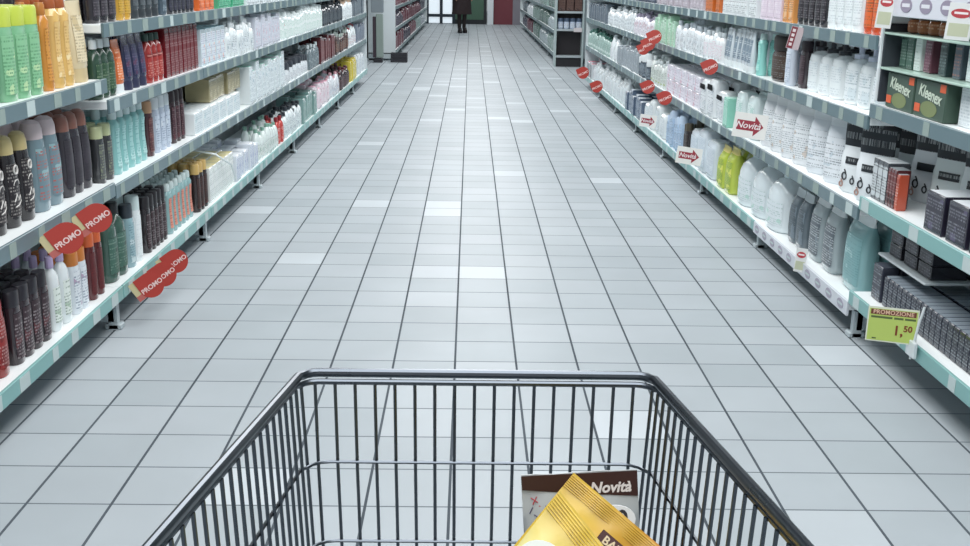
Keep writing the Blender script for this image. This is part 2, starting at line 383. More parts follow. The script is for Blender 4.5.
def proto(style, dims, cols, near, seed):
    w, d, h = dims
    parts = product(style, w, d, h, *cols, seed=seed)
    if near:
        r = bpy.data.objects.new(NOUN[style], None); COL.objects.link(r)
        for n, mb, m in parts: mb.build(n, m, r)
    else:
        M = MB(); ms = []
        for i, (n, mb, m) in enumerate(parts):
            M.cur = i; M.add(mb.v, mb.f); ms.append(m)
        r = M.build(NOUN[style], ms)
    return r
def batch(side, lvl, y0, y1, style, dims, cols, desc, cat, rows=3, zoff=0, z=None, xo=None, gap=1.06, near=None, xf=None, stack=1, place=None, skip_front=0, extra=None, noun=None, turn=0.):
    global total
    w, d, h = dims
    if z is None:
        z = ((LA if y1 < 3.70 else LB) if side < 0 else (RA if y1 < 3.70 else RB))[lvl]
    if near is None: near = y0 < 5.3
    if xf is None: xf = XL if side < 0 else XR
    seed = random.uniform(0, 50)
    pr = proto(style, dims, cols, near, seed)
    if noun is None and style == 'carton': noun = 'slim_carton' if w < .07 else 'flat_carton' if h < .12 else 'upright_carton' if h >= .185 else 'carton'
    if noun is None and style == 'bottle': noun = 'flip_top_bottle' if w < .075 else 'big_bottle' if w >= .09 else 'shouldered_bottle'
    if noun: pr.name = noun
    if extra: extra(pr)
    if xo is None: xo = {(-1, 1): .05, (1, 2): .055, (1, 0): .05, (-1, 0): .035}.get((side, lvl), .03) if y0 < 4.7 else .024
    n = max(1, int((y1-y0+.002)/(w*gap)))
    pitch = (y1-y0)/n
    if lvl >= 2 or y0 > 6: rows = min(rows, 2)      # deeper goods are hidden there
    rows = max(1, min(rows, int((DEPTH-.08-xo)/(d*1.04+.004))))
    pl = place or PLACE[(side, lvl)]; grp = f'{desc} on {pl}'
    used = False
    for r in range(skip_front, rows):
        for c in range(n):
            for s in range(stack):
                o = pr if not used else copy_tree(pr); used = True
                sx = -side; jx = 0 if stack > 1 or near else sx*random.uniform(0, .016)
                sc = random.choice((.78, .86, .92, 1)) if stack == 1 and y0 > 5.5 and zoff == 0 else 1
                jit = min(.004, (pitch-w)/2*.8)
                loc = (xf-sx*(xo+d/2+r*(d*1.04+.004)/math.cos(turn)*(1.15 if turn else 1))+jx*(r == 0), y0+pitch*(c+.5)+random.uniform(-jit, jit), z+zoff+.0006+s*(h+.002))
                rot = (0, 0, (0 if side < 0 else PI)+turn+random.uniform(-.04, .04)*(0 if style in ('carton', 'pack', 'bag') else 1))
                o.location = loc; o.rotation_euler = rot; o.scale = (1, 1, sc)
                if r == 0 and near and n > 1: q = (ORD[c]+' in front' if c < 8 else 'far end of front row')
                elif r == 0: q = 'in front row'
                else: q = 'in rows behind'
                if stack > 1: q = ('upper ' if s else 'lower ')+q
                lb = f'{desc} on {pl}, {q}'
                if len(lb.split()) > 16: lb = lb.replace(' on ', ', ', 1)
                if len(lb.split()) > 16: lb = lb.replace('lower in', 'low in').replace('in rows behind', 'behind').replace('in front row', 'in front')
                tag(o, lb, cat, grp)
                total += 1
    return pr
W_, BK = '#e8f0f2', '#26262c'
def scrawl(r):
    m = MB(); m.tube([(.053, -.06+.006*i, .165+(.022 if i % 2 else -.006)*(1 if i % 3 else .6)) for i in range(21)], .003, 5); m.build('black_scrawl', mat('#1d1f24', .5), r)
def emblem(r):
    d, w, h = .062, .075, .26
    fr = lambda y, z: d/2*.99*(max(0, 1-abs(2*y/w)**2.2))**(1/2.2)+.0012
    m = MB(); m.tube([(fr(.0105*math.cos(a*PI/8), 0), .0105*math.cos(a*PI/8), .165+.012*math.sin(a*PI/8)) for a in range(16)], .0028, 5, closed=True)
    m.build('white_emblem', mat('#d5d3cf', .5), r); m = MB(); m.tube([(fr(y, 0), y, z) for y, z in [(-.018, .075), (-.006, .095), (.002, .078), (.012, .09), (.02, .072), (.0, .064), (-.016, .06)]], .0022, 5)
    m.build('white_script', mat('#d5d3cf', .5), r); m = MB(); m.tube([(fr(.016*math.cos(a*PI/8), 0), .016*math.cos(a*PI/8), .122+.014*math.sin(a*PI/8)) for a in range(9)], .0012, 5)
    m.build('white_arc', mat('#d5d3cf', .5), r)
# ---- left, bottom shelf
def L(l, *a, **k): return batch(-1, l, *a, **k)
def R(l, *a, **k): return batch(1, l, *a, **k)
L(0, 2.38, 2.63, 'dome', (.062, .045, .235), ('#7b2326', '#8c2a2a', '#7b2326', '#e7d9d5', '#6a1c20'), 'dark red bottle outside the crowded front', 'bottle')
L(0, 2.64, 2.84, 'dome', (.066, .046, .235), ('#8d2a28', '#9a302c', '#8d2a28', '#eadfdc', '#741f20'), 'tall brick red bottle', 'bottle')
L(0, 2.86, 3.13, 'slim', (.062, .042, .215), ('#332a30', '#2c2a31', '#38272e', '#d8cfd2', '#5f2f36'), 'black bottle with maroon print and flip cap', 'bottle', rows=4)
L(0, 3.15, 3.32, 'bottle', (.058, .045, .235), (W_, '#b9a9cf', '#e6efe9', '#52705e', '#b8cdbb'), 'white bottle with lilac cap', 'bottle')
L(0, 3.33, 3.46, 'slim', (.058, .045, .205), ('#dfe7ee', '#c77a3b', '#e4ebf1', '#6c7c96', '#b9a4bd'), 'white squared bottle with orange cap', 'bottle')
L(0, 3.49, 3.62, 'slim', (.05, .05, .235), ('#5b2326', '#d0643a', '#5b2326', '#7a2f30', '#4d1d21'), 'dark red bottle with orange cap', 'bottle')
L(0, 3.70, 3.90, 'bottle', (.095, .085, .27), ('#3d5a50', '#1f2126', '#42665a', '#9fb7ad', '#2f4a43'), 'big dark green bottle with black cap', 'bottle')
L(0, 3.91, 3.99, 'slim', (.062, .05, .24), ('#8fb0b8', '#39424a', '#93b4bd', '#50707c', '#c4d8dc'), 'pale blue bottle behind white cylinder', 'bottle')
L(0, 4.0, 4.09, 'slim', (.06, .055, .255), (W_, '#d2e4e4', '#e8f0f2', '#d5dfe4', '#dde8ea'), 'plain white cylinder bottle', 'bottle', rows=2)
L(0, 4.14, 4.42, 'slim', (.05, .04, .225), ('#2e2a2e', '#2a282c', '#3a2c30', '#b9aeb2', '#6b3a3c'), 'slim black bottle with silver foot', 'bottle')
L(0, 4.46, 4.86, 'hour', (.058, .045, .215), ('#8fb3b5', '#d5e5e4', '#d98f7c', '#a3433c', '#b9d2d2'), 'teal and salmon curved bottle', 'bottle')
L(0, 4.9, 5.1, 'slim', (.055, .045, .225), ('#332728', '#c9a96a', '#3a2826', '#6e4a42', '#5f2d2a'), 'dark brown bottle with gold cap', 'bottle')
L(0, 5.12, 5.66, 'carton', (.085, .07, .17), ('#e2e8e6', '#d9cf9b', '#e5ebea', '#8fa3a0', '#cfd9d4'), 'white carton with cream top', 'carton', stack=1)
L(0, 5.68, 6.3, 'carton', (.1, .08, .16), ('#dfe6ee', '#e8eef4', '#d5dde9', '#5468a0', '#a9b6d2'), 'white carton with blue writing', 'carton')
L(0, 6.36, 7.0, 'jug', (.085, .055, .2), ('#dde8e6', '#7fa898', '#e5efec', '#2f3f3c', '#a9c4b8'), 'white bottle with green cap', 'bottle')
L(0, 7.02, 7.2, 'bottle', (.07, .05, .2), ('#c24a45', '#8e2b33', '#c9504a', '#f0dcd8', '#aa3333'), 'bright red bottle', 'bottle')
L(0, 7.22, 8.0, 'bottle', (.08, .055, .2), (W_, '#30353c', '#dfe9ea', '#556677', '#99aabb'), 'white bottle with black cap', 'bottle')
L(0, 8.02, 8.8, 'carton', (.1, .09, .2), ('#7f9f9c', '#5a7672', '#89aaa6', '#3c5350', '#a9c2be'), 'grey green carton', 'carton', rows=2)
L(0, 8.82, 9.6, 'pack', (.14, .1, .21), ('#e3d9e0', '#e8a9be', '#e9e1e7', '#c98fa6', '#dcb6c6'), 'white pack with pink top', 'pack', rows=2)
L(0, 9.62, 10.3, 'jug', (.1, .07, .22), ('#dfe4ea', '#dba9b3', '#e4e9ee', '#8a6d7d', '#c3cbd6'), 'white jug with pink cap', 'bottle', rows=2)
L(0, 10.35, 11.3, 'bottle', (.09, .07, .22), ('#3b3136', '#5c2b31', '#473338', '#b9a7a9', '#6b2d33'), 'dark brown bottle', 'bottle', rows=2)
L(0, 11.35, 12.0, 'carton', (.12, .1, .24), ('#d9c955', '#d3c04c', '#dccd5e', '#8b7d2f', '#efe3a0'), 'bright yellow carton', 'carton', rows=2)
L(0, 12.05, 12.85, 'pack', (.16, .12, .24), ('#dde4e8', W_, '#d9e1e6', '#9aa7b3', '#c7d1d9'), 'large white pack at the far end', 'pack', rows=2)
# ---- left, second shelf
L(1, 2.38, 2.84, 'dome', (.07, .05, .25), ('#262329', '#c9b98a', '#2b272c', '#cfc9c4', '#3a3438'), 'glossy black bottle with cream cap', 'bottle')
L(1, 2.86, 3.15, 'dome', (.075, .062, .26), ('#29262a', '#d0be88', '#2d292d', '#e0dcd6', '#39343a'), 'black bottle with gold cap and white emblem', 'bottle', extra=emblem)
L(1, 3.17, 3.38, 'dome', (.095, .078, .275), ('#78909a', '#d6c6c9', '#6f8791', '#c4452f', '#8fb2b8'), 'steel blue bottle with red foot label', 'bottle')
L(1, 3.40, 3.64, 'dome', (.075, .066, .265), ('#35323a', '#8d6257', '#38353c', '#4a454e', '#413d45'), 'charcoal bottle with copper cap', 'bottle')
L(1, 3.70, 3.86, 'slim', (.055, .045, .2), ('#3a3c3f', '#c5cda0', '#54585a', '#c9d3a9', '#70776a'), 'short black bottle with lime cap', 'bottle')
L(1, 3.88, 4.28, 'hour', (.07, .05, .235), ('#8dc4c3', '#cfe2e4', '#9ccbca', '#5f9a9b', '#b8dcdb'), 'translucent teal bottle with white cap', 'bottle')
L(1, 4.30, 4.37, 'slim', (.055, .045, .22), ('#4a2c31', '#c79a78', '#55343a', '#b59a8f', '#6d4043'), 'maroon bottle with peach cap', 'bottle')
L(1, 4.39, 4.63, 'slim', (.06, .045, .225), ('#b9c6d8', '#e3ebf0', '#c3cfde', '#73839f', '#d9e2ec'), 'silver blue bottle with white cap', 'bottle')
L(1, 4.65, 4.86, 'slim', (.056, .045, .225), ('#38262c', '#30252a', '#452c33', '#a98b90', '#5d3940'), 'very dark maroon bottle', 'bottle')
L(1, 4.9, 5.9, 'carton', (.155, .13, .1), (W_, '#e9f0f2', '#dde8ec', '#6f93a0', '#b9d3d8'), 'wide white carton', 'carton', near=True)
L(1, 5.3, 6.1, 'carton', (.17, .12, .11), ('#a39a78', '#b3aa88', '#a89f7c', '#6f6a50', '#c9c3a6'), 'olive tan carton stacked above white cartons', 'carton', zoff=.104, rows=2, xo=.06, near=False)
L(1, 6.12, 7.3, 'carton', (.09, .08, .23), ('#dfe9ec', '#a8dfcf', '#e1ebef', '#5c7a86', '#b5ccd6'), 'white carton with mint top', 'carton')
L(1, 7.35, 8.4, 'jar', (.11, .11, .15), ('#dfe6ea', '#353a42', '#e4eaee', '#5c6673', '#b9c3cc'), 'white tub with black lid', 'jar')
L(1, 8.45, 9.0, 'bottle', (.08, .05, .19), ('#6d7a80', '#c9d3d6', '#7b888e', '#39434a', '#a9b5ba'), 'grey bottle', 'bottle', rows=2)
batch_fix = None
L(1, 9.05, 10.0, 'carton', (.1, .08, .22), ('#5b3135', '#d5dcdf', '#6a3a3d', '#c3a9a9', '#8a4b4b'), 'dark red carton with white top', 'carton', rows=2)
L(1, 10.05, 11.2, 'bottle', (.08, .06, .21), ('#4b3b3a', '#a9b7b0', '#6e5149', '#c9b5a6', '#3c4a48'), 'brown bottle with pale cap', 'bottle', rows=2)
L(1, 11.25, 12.0, 'jug', (.12, .08, .24), (W_, '#8b2f35', '#e4eaee', '#a33b40', '#cfd8dd'), 'white jug with red collar', 'bottle', rows=2)
L(1, 12.05, 12.9, 'carton', (.13, .1, .2), ('#7b8594', '#6b7585', '#808a9a', '#3f4957', '#a5afbd'), 'slate grey carton', 'carton', rows=2)
# ---- left, third shelf
L(2, 2.38, 2.93, 'bottle', (.085, .055, .25), ('#8a9aa6', '#5f7280', '#93a3af', '#5c6c79', '#b5c2cb'), 'slate blue bottle', 'bottle')
L(2, 2.96, 3.24, 'slim', (.088, .055, .255), ('#79b389', '#b9c94e', '#86bd92', '#4f8c66', '#b9d9a8'), 'leaf green bottle with lime cap', 'bottle')
L(2, 3.26, 3.32, 'hour', (.055, .05, .26), ('#c9863a', '#b5763a', '#cf9148', '#8c5522', '#dcab66'), 'amber bottle', 'bottle')
L(2, 3.34, 3.50, 'hour', (.075, .068, .28), ('#d8b26a', '#a35a35', '#ddbb7c', '#b98c4a', '#ead6a6'), 'golden bottle with copper cap', 'bottle', rows=2)
L(2, 3.51, 3.65, 'tube', (.12, .06, .26), ('#d9c9a4', '#c9b78e', '#ddd0b0', '#8f7f5f', '#c6b48b'), 'wide beige tube', 'tube')
L(2, 3.69, 3.89, 'bottle', (.062, .05, .2), ('#2f4a3c', '#dfe8ea', '#36543f', '#a9b99b', '#4d6a52'), 'bottle green bottle with white cap', 'bottle')
L(2, 3.90, 4.0, 'tube', (.08, .05, .19), ('#d9713f', '#dfe6e8', '#de7b48', '#f0d2c0', '#c45f30'), 'bright orange tube', 'tube')
L(2, 4.01, 4.28, 'tube', (.078, .05, .2), ('#2f3350', '#33354f', '#363a58', '#8f7f9f', '#5a3450'), 'navy blue tube', 'tube')
L(2, 4.29, 4.5, 'bottle', (.065, .05, .19), ('#9a2f2c', '#37504a', '#a23632', '#d9a59b', '#7b2426'), 'red bottle with dark green cap', 'bottle')
L(2, 4.52, 5.06, 'carton', (.058, .08, .2), ('#6b2028', '#7a2830', '#6b2028', '#d5c2c2', '#551a22'), 'maroon carton with white dots', 'carton')
L(2, 5.1, 5.6, 'carton', (.09, .06, .17), ('#cfdfe6', '#9fd0dc', '#dbe5ec', '#7a6f9c', '#e0b9b0'), 'pale blue carton with lilac print', 'carton')
L(2, 5.65, 6.3, 'bottle', (.07, .05, .2), (W_, '#e9f0f2', '#dfe8ec', '#4d5a66', '#b5c3cb'), 'white bottle with black lines', 'bottle')
L(2, 6.35, 7.2, 'carton', (.1, .07, .21), ('#d3d7e2', '#c5dbe0', '#d7dbe6', '#8a8fa6', '#dfb9c6'), 'lavender grey carton', 'carton')
L(2, 7.25, 9.3, 'spray', (.075, .075, .2), (W_, '#dfe8e8', '#e0eae9', '#7fb5a2', '#e5b5bd'), 'white spray can with pink and green print', 'spray can', rows=2)
L(2, 9.35, 10.7, 'bottle', (.09, .07, .2), ('#3c4248', '#2d3238', '#444b52', '#8f999f', '#59636b'), 'dark grey bottle', 'bottle', rows=2)
L(2, 10.75, 11.6, 'bottle', (.08, .06, .2), (W_, '#d9b9a0', '#e3ebee', '#7a868e', '#cdd8dc'), 'white bottle with peach cap', 'bottle', rows=2)
L(2, 11.65, 12.9, 'carton', (.12, .1, .19), ('#67727c', '#5b666f', '#707c86', '#3b444c', '#8d99a3'), 'dull grey carton', 'carton', rows=2)
# a back row of dark bottles behind the green and gold ones
L(2, 2.40, 3.64, 'slim', (.062, .05, .275), ('#2c2a30', '#2a282d', '#332f36', '#9a9599', '#3c373f'), 'black bottle behind the green and golden bottles', 'bottle', rows=5, xo=.235, near=True)
# ---- left, top shelf
L(3, 3.70, 3.95, 'bottle', (.07, .05, .2), ('#2d2b31', '#2a282d', '#35323a', '#8f8a90', '#47424a'), 'black bottle', 'bottle', rows=2)
L(3, 3.97, 4.12, 'bottle', (.065, .05, .2), ('#c79a3a', '#2f2c31', '#cda548', '#7f5e1f', '#e0c27a'), 'mustard yellow bottle with black cap', 'bottle', rows=2)
L(3, 4.14, 4.5, 'tube', (.08, .05, .19), ('#3f464b', '#363c41', '#474e54', '#69747b', '#525b61'), 'dark grey tube', 'tube', rows=2)
L(3, 4.52, 4.62, 'bottle', (.05, .04, .12), ('#4b5a66', '#dfe8ea', '#54636f', '#aab6bf', '#73828d'), 'small slate bottle', 'bottle', rows=2)
L(3, 4.64, 5.05, 'slim', (.058, .05, .19), ('#25262e', '#24252c', '#2c2d37', '#7f8194', '#3a3b48'), 'blue black bottle', 'bottle', rows=2)
L(3, 5.1, 5.4, 'carton', (.09, .07, .18), ('#dd6f3c', '#d9e2e4', '#e2794a', '#f1d5c4', '#c25a2b'), 'orange carton', 'carton', rows=2)
L(3, 5.45, 6.1, 'carton', (.1, .07, .17), ('#4fae86', '#57b68d', '#5ab68f', '#1e3d33', '#8fd0b2'), 'emerald green carton', 'carton', rows=2)
L(3, 6.15, 7.6, 'carton', (.1, .08, .19), ('#dce4e8', '#cfd9df', '#dfe7eb', '#74828d', '#b5c2cb'), 'whitish carton', 'carton', rows=2)
L(3, 7.65, 8.9, 'bottle', (.09, .06, .19), ('#3d434a', '#2e3339', '#474d55', '#828c95', '#5b646d'), 'graphite bottle', 'bottle', rows=2)
# ---- right, bottom shelf
R(0, 3.72, 3.98, 'bag', (.2, .09, .3), ('#7fa9ac', '#e0e9ea', '#79a5a8', '#5d898d', '#9fc3c4'), 'big teal pouch with white header', 'bag', rows=2, gap=1.0)
R(0, 4.02, 4.38, 'bag', (.15, .08, .27), ('#9aa7ab', '#dfe6e8', '#59636b', '#d5dde0', '#7b878e'), 'grey patterned pouch with white header', 'bag', rows=2)
R(0, 4.42, 4.66, 'bag', (.11, .08, .24), ('#5f6b73', '#cdd6d9', '#4c575f', '#97a4ab', '#73808a'), 'dark grey pouch', 'bag', rows=2)
R(0, 4.72, 5.56, 'jug', (.26, .2, .275), ('#dbe6ea', '#cfe0e4', '#dfe9ed', '#9fb9b5', '#b9dcd3'), 'big white canister with mint mark', 'canister', rows=2)
R(0, 5.62, 5.98, 'bag', (.155, .09, .27), ('#b9c94f', '#e6d77a', '#a9bf45', '#3f6b4a', '#d9dd6a'), 'lime green and yellow pouch', 'bag', rows=2)
R(0, 6.04, 6.75, 'pack', (.22, .12, .25), ('#d3dee6', W_, '#d0dce5', '#a5b8c8', '#dde8ef'), 'big pale blue pack', 'pack', rows=2)
R(0, 6.8, 6.95, 'slim', (.06, .05, .25), ('#2f2a2c', '#4a463a', '#3a3435', '#8a8380', '#4f4644'), 'single black bottle', 'bottle', rows=2)
R(0, 7.0, 7.6, 'slim', (.085, .06, .25), ('#a9c3de', '#bcd0e6', '#b3cae2', '#3f5277', '#d3e0ee'), 'powder blue bottle', 'bottle', rows=3)
R(0, 7.65, 8.6, 'pack', (.18, .12, .22), (W_, '#e9eef0', '#dde6ea', '#9aabb5', '#cfdbe0'), 'soft white pack', 'pack', rows=2)
R(0, 8.65, 9.6, 'carton', (.12, .1, .2), ('#59697e', '#cdd6de', '#64758a', '#cdd6de', '#34425a'), 'slate blue carton', 'carton', rows=2)
R(0, 9.65, 12.3, 'bag', (.2, .1, .24), ('#dfe7ea', '#e8eef0', '#dbe4e8', '#aab8c0', '#cdd8dd'), 'white crinkled bag', 'bag', rows=2)
R(0, 12.35, 12.9, 'carton', (.12, .1, .22), ('#c9d0d4', '#d97b92', '#59646c', '#e4e9eb', '#8d979e'), 'grey carton with pink top', 'carton', rows=2)
# ---- right, second shelf
R(1, 4.05, 4.48, 'bag', (.13, .075, .26), ('#dfe6ec', '#dfe6ea', '#e4eaef', '#5a6570', '#c9d5dd'), 'white pouch with pale green seal', 'bag', rows=2, turn=.42, gap=1.22, xo=.045)
R(1, 4.5, 5.2, 'bag', (.125, .075, .25), ('#e4e8ec', '#e8ecee', '#e6ebee', '#63707c', '#d3c9c0'), 'white pouch with dark leaf marks', 'bag', rows=2, turn=.42, gap=1.2, xo=.045)
R(1, 5.24, 5.7, 'pack', (.15, .1, .21), ('#d5e6e6', '#e3efef', '#dcebea', '#8fb9b4', '#bcdcd5'), 'white pack with mint print', 'pack', rows=3)
R(1, 5.74, 5.86, 'carton', (.1, .08, .2), ('#8fcfbb', '#b5e0d2', '#97d4c1', '#cdeee3', '#7abfaa'), 'mint green carton', 'carton', rows=2, near=False)
R(1, 5.9, 6.5, 'pack', (.16, .1, .215), ('#e6ecef', '#edf1f3', '#e3e9ed', '#77838d', '#cdd7dd'), 'white pack with black scrawl on top', 'pack', rows=3, extra=scrawl)
R(1, 6.55, 7.7, 'carton', (.2, .13, .095), ('#e6e4ee', '#eeeef4', '#e6e4ee', '#5c5a78', '#d9b3c3'), 'white carton with pink print', 'carton', rows=2, stack=2)
R(1, 7.75, 8.4, 'bottle', (.09, .06, .22), ('#dfe7e4', '#dfe9ea', '#dbe5df', '#3c4a45', '#b5cc7a'), 'white bottle with lime mark', 'bottle', rows=3)
R(1, 8.45, 9.0, 'jar', (.1, .09, .2), ('#4a5560', '#dfe6e8', '#58646f', '#aeb9c1', '#7b8792'), 'slate jar with white lid', 'jar', rows=2)
R(1, 9.05, 10.3, 'carton', (.1, .08, .2), ('#a9b3ba', '#c9d2d7', '#9aa5ad', '#525e68', '#c6d0d5'), 'grey carton with dark print', 'carton', rows=2)
R(1, 10.35, 10.9, 'jug', (.11, .08, .24), (W_, W_, '#e4eaee', '#aab7bf', '#d5dfe3'), 'tall white jug', 'bottle', rows=2)
R(1, 10.95, 12.9, 'bottle', (.09, .06, .21), ('#9fb9b3', '#3f6b60', '#a9c3bd', '#2f5a4d', '#dbe6e3'), 'pale bottle with dark green cap', 'bottle', rows=2)
# ---- right, third shelf
R(2, 3.72, 4.16, 'pump', (.13, .09, .225), (W_, '#cdd5e6', '#e4ecef', '#8fa3ab', '#d3dfe4'), 'white pump bottle with lilac top', 'bottle')
R(2, 4.19, 4.62, 'pump', (.125, .085, .225), ('#e9f0f2', '#33383e', '#e6eef0', '#b5c2c9', '#dbe5e9'), 'white pump bottle with black top', 'bottle')
R(2, 4.65, 4.73, 'slim', (.07, .05, .2), ('#3a3036', '#33292f', '#42363c', '#8b7d83', '#54474d'), 'plum black bottle', 'bottle')
R(2, 4.75, 4.84, 'slim', (.07, .05, .21), ('#cfd9e6', '#e3eaf0', '#d6dfea', '#8b9ab0', '#c0ccdc'), 'silvery white bottle', 'bottle')
R(2, 4.87, 5.17, 'jar', (.26, .17, .205), ('#3a2c26', '#2a2420', '#473830', '#9aa8ac', '#332620'), 'big dark brown jar', 'jar', rows=1, xo=.03)
R(2, 5.22, 5.36, 'hour', (.07, .05, .2), ('#8fd3cb', '#cfe9e6', '#97d8d0', '#c9eeea', '#7cc6bd'), 'aqua bottle', 'bottle')
R(2, 5.38, 6.0, 'tube', (.08, .055, .2), ('#d3dde3', '#dfe8ea', '#7b8c99', '#dfe7ec', '#56697a'), 'striped blue grey tube', 'tube')
R(2, 6.05, 6.5, 'bottle', (.08, .06, .19), ('#e4eaed', '#cfd8dc', '#e4eaed', '#c98fa6', '#d9dfe3'), 'white bottle with rose mark', 'bottle')
R(2, 6.55, 7.4, 'bottle', (.09, .06, .2), ('#dfe6ea', '#b9c3ca', '#dfe6ea', '#39424a', '#c5ced4'), 'white bottle with dark lettering', 'bottle')
R(2, 7.45, 8.3, 'carton', (.085, .07, .2), ('#b5dcc4', '#c3e3cf', '#b5dcc4', '#4a5f56', '#dbeee2'), 'pale green striped carton', 'carton')
R(2, 8.35, 9.3, 'bottle', (.09, .07, .19), ('#e4e3ea', '#9a94a8', '#e2e0e8', '#5d5b6d', '#d9c3cc'), 'white bottle with mauve cap', 'bottle', rows=2)
R(2, 9.35, 11.2, 'bottle', (.085, .06, .2), ('#e4eaed', '#e6ecee', '#dde5e9', '#69747c', '#c5cfd5'), 'slender white bottle', 'bottle', rows=2)
R(2, 11.25, 12.9, 'carton', (.1, .08, .19), ('#6b7782', '#8994a0', '#737f8b', '#3c4650', '#9aa5af'), 'blue grey carton', 'carton', rows=2)
# ---- right, top shelf
R(3, 3.70, 3.93, 'bottle', (.07, .06, .2), ('#c5502c', '#4c5f4a', '#d6683a', '#3d4f3c', '#e59a5a'), 'orange bottle with green print', 'bottle', rows=3)
R(3, 3.96, 4.34, 'bottle', (.09, .06, .22), ('#e6edef', '#e3eaec', '#e2eaec', '#b5c0c6', '#d9e2e5'), 'snow white bottle', 'bottle', rows=2)
R(3, 4.36, 4.74, 'dome', (.07, .055, .22), ('#2b2a2f', '#28272b', '#312f35', '#a6a3a8', '#3d3b42'), 'shiny black bottle', 'bottle', rows=2)
R(3, 4.76, 4.92, 'carton', (.07, .06, .2), ('#d9985a', '#d5a06a', '#dc9f64', '#4c3324', '#e6bf94'), 'apricot carton with dark figures', 'carton', rows=2)
R(3, 4.95, 5.3, 'carton', (.11, .07, .2), ('#dccfdc', '#dfd6e0', '#ddd1dd', '#c3b1c6', '#e7dee8'), 'pale pink carton', 'carton', rows=2)
R(3, 5.33, 6.1, 'carton', (.09, .07, .2), ('#e1e8ea', '#dbe3e6', '#e1e8ea', '#3f4a52', '#cdd6da'), 'white dotted carton', 'carton', rows=2)
R(3, 6.13, 6.55, 'carton', (.1, .07, .19), ('#c26a35', '#c67544', '#c97240', '#7a3d1d', '#dc9a6a'), 'rust orange carton', 'carton', rows=2)
R(3, 6.6, 8.2, 'carton', (.1, .08, .18), ('#b9b3bb', '#a9a5b0', '#bdb6bf', '#6d6775', '#cfc9d3'), 'greyish mauve carton', 'carton', rows=2)
R(3, 8.25, 9.6, 'bottle', (.09, .07, .17), ('#4b5160', '#5b6272', '#555c6b', '#9aa2b0', '#6e7686'), 'dusky blue bottle', 'bottle', rows=2)
# ---- right bay nearest the camera
def black_boxes():
    # ranks of small navy cartons with silver edges, filling the bottom shelf
    body, top, lab = ('#2c2f3c', '#b9c3ca', '#2c2f3c')
    batch(1, 0, 2.38, 3.50, 'carton', (.036, .105, .105), (body, '#8e99a3', lab, '#c9d3da', '#3b3f4e'), 'small navy carton with silver print', 'carton', rows=3, near=True, gap=1.05)
black_boxes()
batch(1, 0, 3.25, 3.62, 'carton', (.1, .12, .045), ('#2a2a31', '#34353d', '#2c2c34', '#a9a9b3', '#45454f'), 'flat black carton on the clear tray', 'carton', z=.335, rows=2, xo=.1, near=True, stack=2)
tr = thing('display_tray', 'clear edged tray holding flat black cartons above right bottom shelf', 'tray', (XR+.07, 3.435, .1808), PI)
MB().rbox(-.355, 0, -.2, .2, .146, .154, .002).build('tray_plate', mat('#cdd6d9', .2), tr)
MB().box(-.36, -.355, -.2, .2, 0, .15).build('tray_leg', mat('#cdd6d9', .2), tr)
batch(1, 0, 3.525, 3.615, 'carton', (.08, .06, .125), ('#3a3d48', '#4a4e5a', '#3a3d48', '#c9d3da', '#555a68'), 'upright navy carton under the clear tray', 'carton', rows=2, near=True)
batch(1, 1, 2.42, 3.20, 'carton', (.125, .13, .12), ('#2b2936', '#dfe4e8', '#2f2d3b', '#c3c8d2', '#55506a'), 'black carton with white top', 'carton', rows=1, near=True, xo=.02)
batch(1, 1, 3.455, 3.525, 'carton', (.022, .048, .13), ('#5a2a2c', '#8d9498', '#6b3233', '#cfc5c2', '#3f2124'), 'narrow dark red carton', 'carton', rows=1, near=True)
batch(1, 1, 3.425, 3.45, 'carton', (.022, .032, .12), ('#b5523c', '#a9adb0', '#bb5a44', '#e0c9c0', '#9c4230'), 'narrow orange red carton', 'carton', rows=1, near=True)
batch(1, 1, 3.53, 3.665, 'carton', (.043, .075, .14), ('#40444a', '#d9dfe2', '#c5ccd0', '#33383d', '#6a7076'), 'grey and white narrow carton', 'carton', rows=1, near=True)
def header_pouch(y, x, rz, label, tint):
    t = thing('sealed_pouch', label, 'pouch', (x, y, (RA if y < 3.674 else RB)[1]+.001), PI+rz)
    w, d, h = .155, .075, .262
    MB().loft(scale([(.75, .8, 0), (.95, .95, .05), (1, 1, .25), (.9, .98, .5), (.5, .96, .6), (.2, .97, .66)], w, d, h), 20, 2.6).build('pouch', mat(tint, .35), t)
    MB().loft(scale([(.21, .97, .66), (.15, 1, .8), (.09, 1, 1)], w, d, h), 20, 3).build('header', printed('#2b3036', '#dfe6e8', '#3a4046', row=.05, seed=y*9, amount=.52, blob=.9), t)
    MB().arc(scale([(.93, .975, .42), (.86, .98, .52)], w, d, h), -.35, .55, 7, 2.6, .002).build('name_strip', printed('#2f3338', '#dfe6e8', '#2f3338', row=.02, seed=y*5), t)
    for cy, cz, rr, c in ((-.03, .062, .011, '#2f3338'), (.012, .048, .009, '#2f3338'), (-.045, .03, .008, '#a98a80')):
        m = MB(); m.tube([(d/2*.985*(max(0, 1-abs(2*(cy)/w)**2.6))**(1/2.6)+.0015, cy+rr*math.cos(a*PI/7), cz+rr*1.2*math.sin(a*PI/7)) for a in range(14)], .0028, 5, closed=True)
        m.tube([(d/2*.985*(max(0, 1-abs(2*(cy)/w)**2.6))**(1/2.6)+.0015, cy+rr*.7, cz+rr), (d/2*.97*(max(0, 1-abs(2*(cy)/w)**2.6))**(1/2.6)+.0015, cy-rr*.2, cz+rr*2.3)], .0026, 5)
        m.build('drop_mark', mat(c, .5), t)
